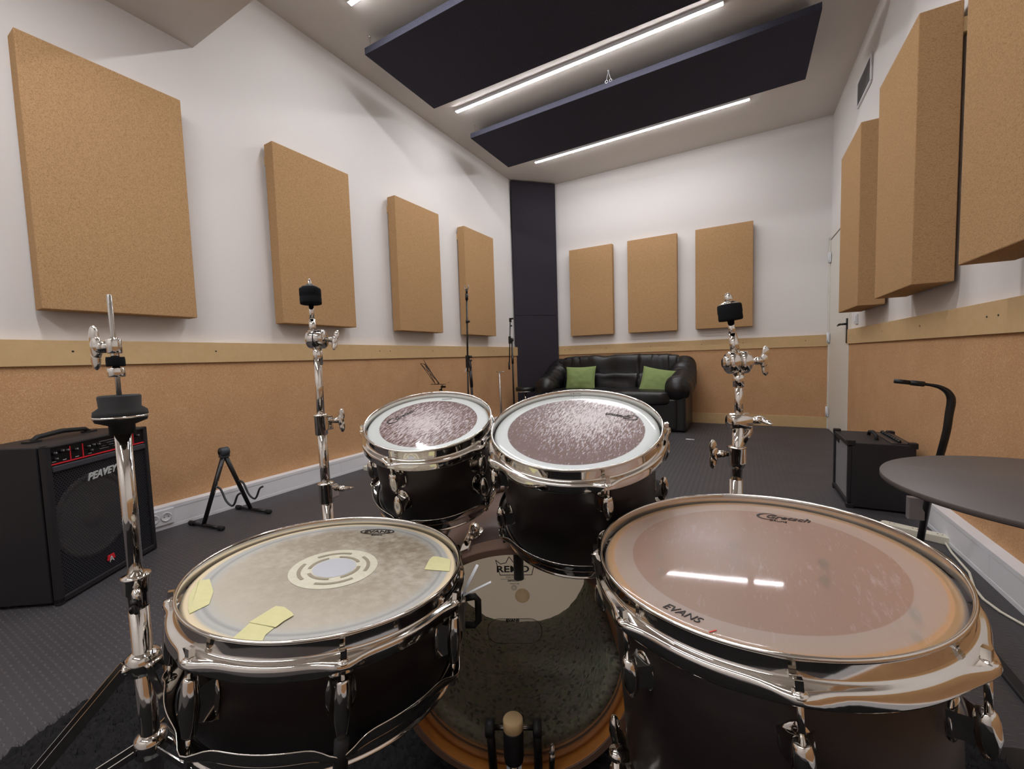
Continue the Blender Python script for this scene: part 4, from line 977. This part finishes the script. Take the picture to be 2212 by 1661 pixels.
for (x, y) in ((.03, .03), (W2 - .03, .03), (.03, D2 - .03), (W2 - .03, D2 - .03)):
    b = MB(); b.cyl((x, y, 0), (x, y, .014), .014); b.build('rubber_foot', BLACK_R, amp)

# ============================================================ GUITAR STAND
gs = thing('guitar_stand', 'small black folding A-frame guitar stand by the left wall', 'stand', loc=(-2.555, 1.23, 0))
G = lambda x, y, z: Vector((x + 2.555, y - 1.23, z))
apx = G(-2.553, 1.215, .385)
for (p, q, m_, nm, hk) in ((G(-2.676, 1.078, .012), G(-2.411, 1.113, .012), G(-2.565, 1.093, .012), 'leg', -1), (G(-2.697, 1.333, .012), G(-2.419, 1.371, .012), G(-2.58, 1.350, .012), 'leg', 1)):
    b = MB(); b.cyl(m_, apx, .0105, .0125, 14); lg = b.build('leg', BLACK_M, gs)
    b = MB(); b.cyl(p, q, .009, seg=14); b.build('foot_bar', BLACK_M, lg)
    for e, f in ((p, q), (q, p)):
        b = MB(); d = (f - e).normalized(); b.cyl(e - d * .004, e + d * .032, .0125, seg=16, bev=.002); b.build('rubber_cap', BLACK_R, lg)
    st = m_.lerp(apx, .52); ox = Vector((.03, 0, 0))
    b = MB(); b.tube(smooth([st, st + Vector((.035, .012, -.010)), st + Vector((.070, .020, -.075)), st + Vector((.105, .028, -.100)), st + Vector((.125, .034, -.088)), st + Vector((.150, .040, -.040)), st + Vector((.165, .052, -.028))], 5), .0055, 10); b.build('cradle_arm', mat('grey foam tube', lin(48, 50, 54), .7), lg)
b = MB(); b.cyl(apx + Vector((0, -.022, .008)), apx + Vector((0, .022, .008)), .026, seg=24, bev=.004); b.box(apx + Vector((0, 0, -.006)), (.030, .044, .034)); b.build('hinge_block', mat('slate plastic', lin(50, 56, 62), .5), gs)
lgM = frame(G(-2.545, 1.155, .21), Vector((-.012, -.115, -.36)), (1, 0, .05)); text('brand_print', 'X-TAINO', mat('grey print stand', lin(150, 152, 156), .5), gs, Matrix.Translation((.012, 0, 0)) @ lgM, .016, .0004)

# ============================================================ SMALL AMPLIFIER (right)
sa = thing('guitar_amplifier', 'small black guitar amplifier with silver grille on the floor by the right wall', 'amplifier', loc=(.512, 2.795, 0))
b = MB(); b.box((.135 + .006, .20, .185), (.258, .40, .35)); b.build('cabinet', TOLEX, sa, bevel=.004)
b = MB()
for (c, s) in (((.004, .012, .185), (.016, .024, .35)), ((.004, .388, .185), (.016, .024, .35)), ((.004, .20, .348), (.016, .40, .024)), ((.004, .20, .022), (.016, .40, .024))): b.box(c, s)
b.build('front_frame', TOLEX, sa, bevel=.003)
SG = mat('silver grille cloth', lin(150, 150, 152), .5, .3); _t = NT(SG); ck = _t.n('ShaderNodeTexChecker'); ck.inputs['Scale'].default_value = 330; _t.l(_t.coord(), ck.inputs[0]); ck.inputs[1].default_value = lin(182, 182, 184); ck.inputs[2].default_value = lin(84, 84, 86); _t.color(ck.outputs[0])
b = MB(); b.box((.008, .20, .185), (.004, .354, .30)); b.build('grille', SG, sa)
b = MB(); b.box((.0045, .318, .315), (.004, .07, .022)); b.build('badge', BLACK_P, sa)
for x in (.0, .27):
    for y in (0, .40):
        for z in (.012, .358):
            b = MB(); b.rbox((x + (.010 if x == 0 else -.010), y + (.016 if y == 0 else -.016), z), (.036, .036, .030), .006); b.build('corner_guard', BLACK_P, sa, bevel=.004)
b = MB(); b.tube([(.14, .12, .360), (.14, .13, .382), (.14, .20, .392), (.14, .27, .382), (.14, .28, .360)], [.009, .008, .010, .008, .009], 8); b.build('carry_handle', BLACK_R, sa)
b = MB(); b.box((.215, .20, .362), (.075, .36, .006)); b.build('control_panel', mat('amp panel', lin(46, 46, 50), .35), sa)
for k in range(9):
    b = MB(); y = .05 + k * .037; b.cyl((.215, y, .364), (.215, y, .378), .009, .008, 14); b.build('knob', BLACK_P, sa)
for (x, y) in ((.03, .03), (.24, .03), (.03, .37), (.24, .37)):
    b = MB(); b.cyl((x, y, 0), (x, y, .014), .012); b.build('rubber_foot', BLACK_R, sa)

# ============================================================ TABLE AND LAMP
TT = mat('anthracite table top', lin(84, 77, 74), .5)
tb = thing('round_table', 'round dark grey side table at the right edge, in front of the small amplifier', 'table', loc=(.542, 1.123, 0))
b = MB(); b.lathe([(0, .588), (.2765, .588), (.278, .590), (.278, .598), (.2770, .5995), (0, .600)], 128); b.build('tabletop', TT, tb)
b = MB(); b.cyl((.03, -.05, .012), (.03, -.05, .588), .02, seg=24); b.lathe([(.06, .58), (.06, .588)], 24, Matrix.Translation((.03, -.05, 0))); b.build('pedestal', BLACK_M, tb)
b = MB(); b.lathe([(0, 0), (.17, 0), (.17, .006), (.03, .014), (0, .014)], 64, Matrix.Translation((.03, -.05, 0))); b.build('base_plate', BLACK_M, tb)
lp = thing('gooseneck_lamp', 'black gooseneck lamp bending to the left above the round table', 'lamp', loc=(.66, 2.30, 0))
Lp = lambda x, y, z: Vector((x - .66, y - 2.30, z))
gp = smooth([Lp(.66, 2.30, .02), Lp(.615, 2.05, .34), Lp(.598, 1.92, .50), Lp(.604, 1.90, .58), Lp(.609, 1.90, .64), Lp(.6125, 1.90, .675), Lp(.611, 1.90, .695), Lp(.601, 1.90, .715), Lp(.582, 1.90, .729), Lp(.560, 1.90, .7355), Lp(.545, 1.90, .738)], 5)
gr = []; rk = [.0125, .0110, .0105, .0105, .0110, .0115, .0110, .009, .0065, .005, .005]
for i_ in range(10): gr += [rk[i_] + (rk[i_ + 1] - rk[i_]) * k / 5 for k in range(5)]
b = MB(); b.tube(gp, gr + [rk[-1]], 14); b.build('gooseneck', BLACK_M, lp)
b = MB(); b.cyl(Lp(.547, 1.90, .7378), Lp(.508, 1.90, .7435), .0092, seg=18, bev=.003); b.cyl(Lp(.508, 1.90, .7435), Lp(.468, 1.90, .7490), .0078, seg=18); b.build('lamp_head', BLACK_P, lp)
b = MB(); b.lathe([(0, 0), (.085, 0), (.085, .008), (.02, .016), (0, .016)], 40); b.build('base_plate', BLACK_M, lp)
b = MB(); b.rbox((-.060, -.16, .235), (.05, .03, .085), .006); b.build('power_box', mat('grey plastic', lin(112, 108, 108), .5), lp)

# ============================================================ SOFA
from math import sin, cos, pi
def puffy(name, c, d, r, m, parent, n=(24, 10, 10), wr=.012, freq=9, dirv=(1, 0, 0), seedv=0, pw=6, fold=None):
    """soft cushion: superellipsoid box with wrinkles"""
    b_ = MB(); nx, ny = n[0], n[1] * 2 + n[2] * 2; vs = []; fs = []
    rings = 150 if d[0] > 1 else 70; seg = 64
    for i in range(rings + 1):
        ph = -pi / 2 + pi * i / rings
        for k in range(seg):
            th = 2 * pi * k / seg
            f = lambda a, e: math.copysign(abs(a) ** e, a)
            e1, e2 = 2 / pw, 2 / pw
            x = f(sin(ph), e1); y = f(cos(ph), e1) * f(cos(th), e2); z = f(cos(ph), e1) * f(sin(th), e2)
            P = Vector((x * d[0] / 2, y * d[1] / 2, z * d[2] / 2)); N = P.normalized()
            w = wr * noise.noise(Vector((P.x * freq + seedv, P.y * 4, P.z * 4))) + wr * .5 * noise.noise(Vector((P.x * freq * 2.3 + seedv, P.y * 7, P.z * 5)))
            if fold: w += fold(P)
            vs.append(tuple(Vector(c) + P + N * w))
    for i in range(rings):
        for k in range(seg): l = (k + 1) % seg; fs.append((i * seg + k, (i + 1) * seg + k, (i + 1) * seg + l, i * seg + l))
    b_.add(vs, fs, smooth=True); return b_.build(name, m, parent)
sofa = thing('leather_sofa', 'two seat black leather sofa against the back wall', 'sofa', loc=(-1.40, 5.10, 0))
# local: x along the wall, -y to the room
b = MB(); b.rbox((0, .03, .20), (1.60, .74, .34), .04); b.build('base', LEATHER, sofa, bevel=.02, seg=3)
for x in (-.36, .36): puffy('seat_cushion', (x, -.09, .375), (.76, .62, .18), 0, LEATHER, sofa, wr=.010, freq=6, seedv=x * 9, pw=5)
def pleat(P):
    w = 0
    for i_, x_ in enumerate((-.72, -.60, -.47, -.30, -.17, -.02, .12, .22, .33, .46, .58, .66, .74)):
        sl = .22 * math.sin(i_ * 2.3); xx = P.x - x_ - sl * (P.z - .05); w -= (.010 + .008 * (i_ % 3)) * math.exp(-(xx / .011) ** 2) * (1 if i_ % 4 else 1.6)
    return w + .010 * noise.noise(Vector((P.x * 26, P.z * 5, 3)))
puffy('back_cushion', (0, .255, .70), (1.62, .32, .35), 0, LEATHER, sofa, wr=.016, freq=11, fold=pleat, seedv=2, pw=5)
pleat2 = lambda P: pleat(Vector((P.x * 1.07, P.y, -P.z * 1.5))) * 1.1
puffy('lumbar_cushion', (0, .19, .52), (1.50, .26, .26), 0, LEATHER, sofa, wr=.012, freq=9, fold=pleat2, seedv=5, pw=5)
for s in (-1, 1):
    b = MB(); vs = []; fs = []; n = 90; sg = 40   # arm roll sweeping down towards the front
    for i in range(n + 1):
        t_ = i / n
        if t_ > .7: t_ = .84 + .16 * sin((t_ - .7) / .3 * pi / 2)
        elif t_ > .2: t_ = .1 + (t_ - .2) / .5 * .74
        else: t_ = .1 * (1 - cos(t_ / .2 * pi / 2))
        y = .37 - .76 * t_; zc = .70 - .19 * (1 / (1 + math.exp(-(t_ - .42) * 11))) - .03 * t_; hh_ = .15 - .015 * t_; ww = .135 + .012 * sin(t_ * 3)
        x0 = s * (.785 + .025 * sin(t_ * pi)); end = 1
        if t_ > .84: end = math.sqrt(max(.0001, 1 - ((t_ - .84) / .16) ** 2))
        if t_ < .10: end = math.sqrt(max(.0004, 1 - ((.10 - t_) / .10) ** 2))
        for k in range(sg):
            a_ = 2 * pi * k / sg; P = Vector((x0 + ww * cos(a_) * end, y, zc + hh_ * sin(a_) * end))
            w = .014 * noise.noise(Vector((P.x * 7, P.y * 16, P.z * 7))) + .011 * noise.noise(Vector((P.x * 3, P.y * 42 + P.z * 12, P.z * 5)))
            w *= end
            vs.append((P.x + w * cos(a_), P.y, P.z + w * sin(a_)))
    for i in range(n):
        for k in range(sg): l = (k + 1) % sg; fs.append((i * sg + k, i * sg + l, (i + 1) * sg + l, (i + 1) * sg + k))
    fs += [tuple(range(sg)), tuple(range(n * sg, (n + 1) * sg))[::-1]]
    b.add(vs, fs, smooth=True); b.build('armrest', LEATHER, sofa)
    b = MB(); b.rbox((s * .80, .03, .25), (.16, .70, .48), .03); b.build('arm_side', LEATHER, sofa, bevel=.02, seg=3)
for x in (-.7, .7):
    for y in (-.28, .34):
        b = MB(); b.cyl((x, y, 0), (x, y, .035), .02); b.build('foot', BLACK_P, sofa)
def pillow(label, c, w, h, th, rot, tilt):
    b = MB(); N = 20; vs = []; fs = []
    for s in (1, -1):
        for i in range(N + 1):
            for j in range(N + 1):
                u = -1 + 2 * i / N; v = -1 + 2 * j / N; pinch = .07 * (1 - abs(u) ** 2) * abs(v) ** 2; pinch2 = .07 * (1 - abs(v) ** 2) * abs(u) ** 2
                z = th / 2 * (max(0, (1 - u ** 2)) ** .55) * (max(0, (1 - v ** 2)) ** .55)
                z += .010 * noise.noise(Vector((u * 3, v * 3, s + c[0]))) * (1 - max(abs(u), abs(v)) ** 4)
                vs.append((u * w / 2 * (1 - pinch2), s * -z, v * h / 2 * (1 - pinch)))
    M_ = (N + 1) ** 2
    for s in (0, 1):
        for i in range(N):
            for j in range(N):
                k = s * M_ + i * (N + 1) + j; f = (k, k + N + 1, k + N + 2, k + 1); fs.append(f if s == 0 else f[::-1])
    b.add(vs, fs, smooth=True); o = b.build('throw_pillow', GREEN); o.location = c; o.rotation_euler = (R_(tilt), R_(rot), 0)
    return tag(o, label, 'cushion', 'green cushions on the sofa')
pillow('green cotton cushion on the left half of the black sofa', (-1.79, 5.015, .575), .40, .33, .12, -1, -14)
pillow('green cotton cushion on the right half of the black sofa', (-.845, 4.975, .530), .39, .36, .13, 10, -20)

# ---- drum stool by the sofa
st = thing('drum_stool', 'small round black stool with chrome legs beside the left arm of the sofa', 'stool', loc=(-2.505, 4.86, 0)); st.scale = (.86, .86, 1.0)
b = MB(); b.lathe([(0, .425), (.14, .425), (.152, .435), (.152, .468), (.14, .482), (0, .486)], 48); b.build('seat', LEATHER, st)
b = MB(); b.lathe([(.150, .420), (.154, .422), (.154, .430), (.150, .432)], 48, closed=True); b.build('seat_ring', CHROME, st)
b = MB(); b.cyl((0, 0, .18), (0, 0, .43), .014); b.build('column', CHROME, st)
for a in (20, 140, 260):
    b = MB(); b.tube([(.01 * cos(R_(a)), .01 * sin(R_(a)), .30), (.19 * cos(R_(a)), .19 * sin(R_(a)), .01)], .009); b.build('leg', CHROME, st)

# ============================================================ MICROPHONE STANDS, MUSIC STAND
m1 = thing('microphone_stand', 'tall black microphone boom stand in front of the left wall, the nearer one', 'stand', loc=(-2.29, 3.30, 0), group='black microphone stands')
Q = lambda x, z, y=3.30: Vector((x + 2.29, y - 3.30, z))
b = MB(); b.cyl(Q(-2.335, .30), Q(-2.325, .80), .0085); b.cyl(Q(-2.326, .75), Q(-2.306, 1.44), .0085); b.build('boom_tube', BLACK_M, m1)
b = MB(); b.cyl((.01, 0, .05), Q(-2.29, .78), .0115); b.cyl(Q(-2.287, .60), Q(-2.294, .76), .0155); b.build('main_tube', BLACK_M, m1)
b = MB(); b.rbox(Q(-2.322, .85), (.034, .03, .12), .006); b.cyl(Q(-2.31, .86), Q(-2.275, .86), .009); b.tube([Q(-2.30, .86), Q(-2.292, .80), Q(-2.291, .76)], .013); b.build('boom_clamp', BLACK_P, m1)
b = MB(); b.cyl(Q(-2.30, .895), Q(-2.275, .895), .012); b.build('clamp_knob', BLACK_P, m1)
b = MB(); b.tube([Q(-2.335, .79), Q(-2.350, .765), Q(-2.354, .758)], .005); b.ball(Q(-2.356, .756), (.007, .007, .007)); b.build('lock_lever', PLASTIC_W, m1)
b = MB(); b.cyl(Q(-2.31, 1.235), Q(-2.285, 1.235), .012); b.cyl(Q(-2.313, 1.22), Q(-2.312, 1.25), .013); b.build('clamp_knob', BLACK_P, m1)
b = MB(); b.cyl(Q(-2.306, 1.44), Q(-2.304, 1.50), .014); b.cyl(Q(-2.304, 1.50), Q(-2.303, 1.545), .009, .012)
b.build('clip_base', BLACK_P, m1)
b = MB(); b.tube([Q(-2.303 + .022 * cos(R_(a)), 1.562 + .020 * sin(R_(a))) for a in range(-230, 51, 20)], .0045, 8); b.build('microphone_clip', STEEL, m1)
for a in (100, 220, 340):
    b = MB(); b.cyl((.01, 0, .16), (.01 + .30 * cos(R_(a)), .30 * sin(R_(a)), .012), .0075); b.build('leg', BLACK_M, m1)
m2 = thing('microphone_stand', 'shorter black microphone boom stand beside the dark corner column', 'stand', loc=(-2.43, 4.40, 0), group='black microphone stands')
Q = lambda x, z, y=4.40: Vector((x + 2.43, y - 4.40, z))
b = MB(); b.cyl(Q(-2.481, .74), Q(-2.448, 1.30), .007); b.cyl(Q(-2.482, .73), Q(-2.481, .82), .0105); b.build('boom_tube', BLACK_M, m2)
b = MB(); b.cyl((0, 0, .05), Q(-2.432, 1.07), .0105); b.cyl(Q(-2.431, .80), Q(-2.431, .90), .014); b.build('main_tube', BLACK_M, m2)
b = MB(); b.ball(Q(-2.432, 1.09), (.024, .016, .024)); b.rbox(Q(-2.462, 1.09), (.03, .02, .09), .005); b.build('boom_clamp', BLACK_P, m2)
b = MB(); b.box(Q(-2.445, 1.325), (.022, .02, .045)); b.box(Q(-2.430, 1.345), (.05, .02, .018), None); b.build('microphone_clip', BLACK_P, m2)
b = MB(); b.cyl(Q(-2.452, 1.26), Q(-2.425, 1.26), .009); b.build('clamp_knob', BLACK_P, m2)
for a in (60, 180, 300):
    b = MB(); b.cyl((0, 0, .16), (.25 * cos(R_(a)), .25 * sin(R_(a)), .012), .0075); b.build('leg', BLACK_M, m2)
ms = thing('music_stand', 'folding wire music stand with tilted desk near the left wall', 'music stand', loc=(-2.485, 3.10, 0))
Q = lambda x, z, y=3.10: Vector((x + 2.485, y - 3.10, z))
b = MB(); r = .0028
TL, TR, BL_, BR_ = Q(-2.746, .846), Q(-2.625, .838, 3.02), Q(-2.565, .640), Q(-2.458, .655, 3.02)
for a_, c_ in ((TL, TR), (TL, BL_), (TR, BR_), (TR, BL_), (TL, Q(-2.52, .65)), (Q(-2.703, .876), Q(-2.53, .648)), (Q(-2.69, .842), BR_), (BL_, BR_)): b.tube([a_, c_], r, 6)
b.build('desk_wires', BLACK_M, ms)
b = MB(); b.box(Q(-2.50, .645, 3.06), (.15, .045, .004), Matrix.Translation((0, 0, 0))); b.tube([Q(-2.42, .655), Q(-2.40, .662)], .002, 6); b.build('lip', BLACK_M, ms)
b = MB(); b.tube([Q(-2.485, .635), Q(-2.487, .612), Q(-2.50, .600), Q(-2.495, .575)], .007); b.box(Q(-2.475, .618), (.045, .02, .018)); b.ball(Q(-2.515, .588), (.012, .008, .008)); b.build('tilt_joint', BLACK_M, ms)
b = MB(); b.cyl((0, 0, .10), Q(-2.495, .58), .0075); b.build('pole', BLACK_M, ms)
for a in (30, 150, 270):
    b = MB(); b.tube([(0, 0, .22), (.22 * cos(R_(a)), .22 * sin(R_(a)), .006)], .004, 6); b.build('leg', BLACK_M, ms)
tp = thing('t_bar_stand', 'slim steel stand with a short crossbar leaning by the left wall', 'stand', loc=(-2.318, 3.90, 0))
b = MB(); b.tube([(-.047, 0, .726), (-.015, -.005, .719), (.015, -.005, .719), (.053, 0, .725)], .0045, 8); b.build('crossbar', STEEL, tp)
b = MB(); b.cyl((-.010, 0, .719), (.003, 0, .02), .0085, .012); b.build('pole', STEEL, tp)
b = MB(); b.lathe([(0, 0), (.09, 0), (.09, .008), (.02, .02), (0, .02)], 32); b.build('base_plate', BLACK_M, tp)

# ============================================================ POWER STRIPS, CABLES
def pstrip(label, loc, rz, n, L, m):
    t = thing('power_strip', label, 'power strip', loc=loc, rz=rz); 
    b = MB(); b.rbox((0, 0, .017), (L, .048, .034), .012); b.build('housing', m, t, bevel=.003)
    for k in range(n):
        x = -L / 2 + L * (k + .5) / n; b = MB(); b.lathe([(.019, .0342), (.0185, .0352), (.017, .0346), (0, .0345)], 20, Matrix.Translation((x, 0, 0))); o = b.build('outlet', m, t)
        b = MB()
        for q in (-.008, .008): b.cyl((x + q, 0, .0346), (x + q, 0, .0356), .0024, seg=8)
        b.build('pin_hole', BLACK_P, o)
    return t
CREAM = mat('cream plastic', lin(216, 212, 196), .45)
pstrip('cream power strip on the floor against the left wall trunking', (-2.655, 2.36, 0), R_(95), 2, .17, CREAM)
pstrip('cream power strip on the floor beside the right wall trunking', (.70, 2.49, 0), R_(155), 3, .24, CREAM)
b = MB(); b.tube([(.785 - .0, 2.455, .010), (.770, 2.33, .006), (.760, 2.15, .005), (.728, 2.02, .005), (.722, 1.94, .005), (.735, 1.87, .005), (.765, 1.80, .005), (.76, 1.6, .005), (.755, 1.2, .005)], .0042, 8)
o = b.build('cable', CREAM); tag(o, 'thin cream cable on the floor running along the right wall trunking', 'cable')
b = MB(); b.tube([(-.48, 4.402, .006), (-.44, 4.40, .006), (-.40, 4.401, .006)], .005, 8); o = b.build('cable_tie', PLASTIC_W); tag(o, 'tiny white scrap lying on the dark floor in front of the sofa', 'scrap')
b = MB(); b.rbox((.612, 1.33, .006), (.028, .64, .012), .004, axis=1); o = b.build('cable_cover', BLACK_R); tag(o, 'black flat cable cover strip on the floor right of the floor tom', 'cable cover')
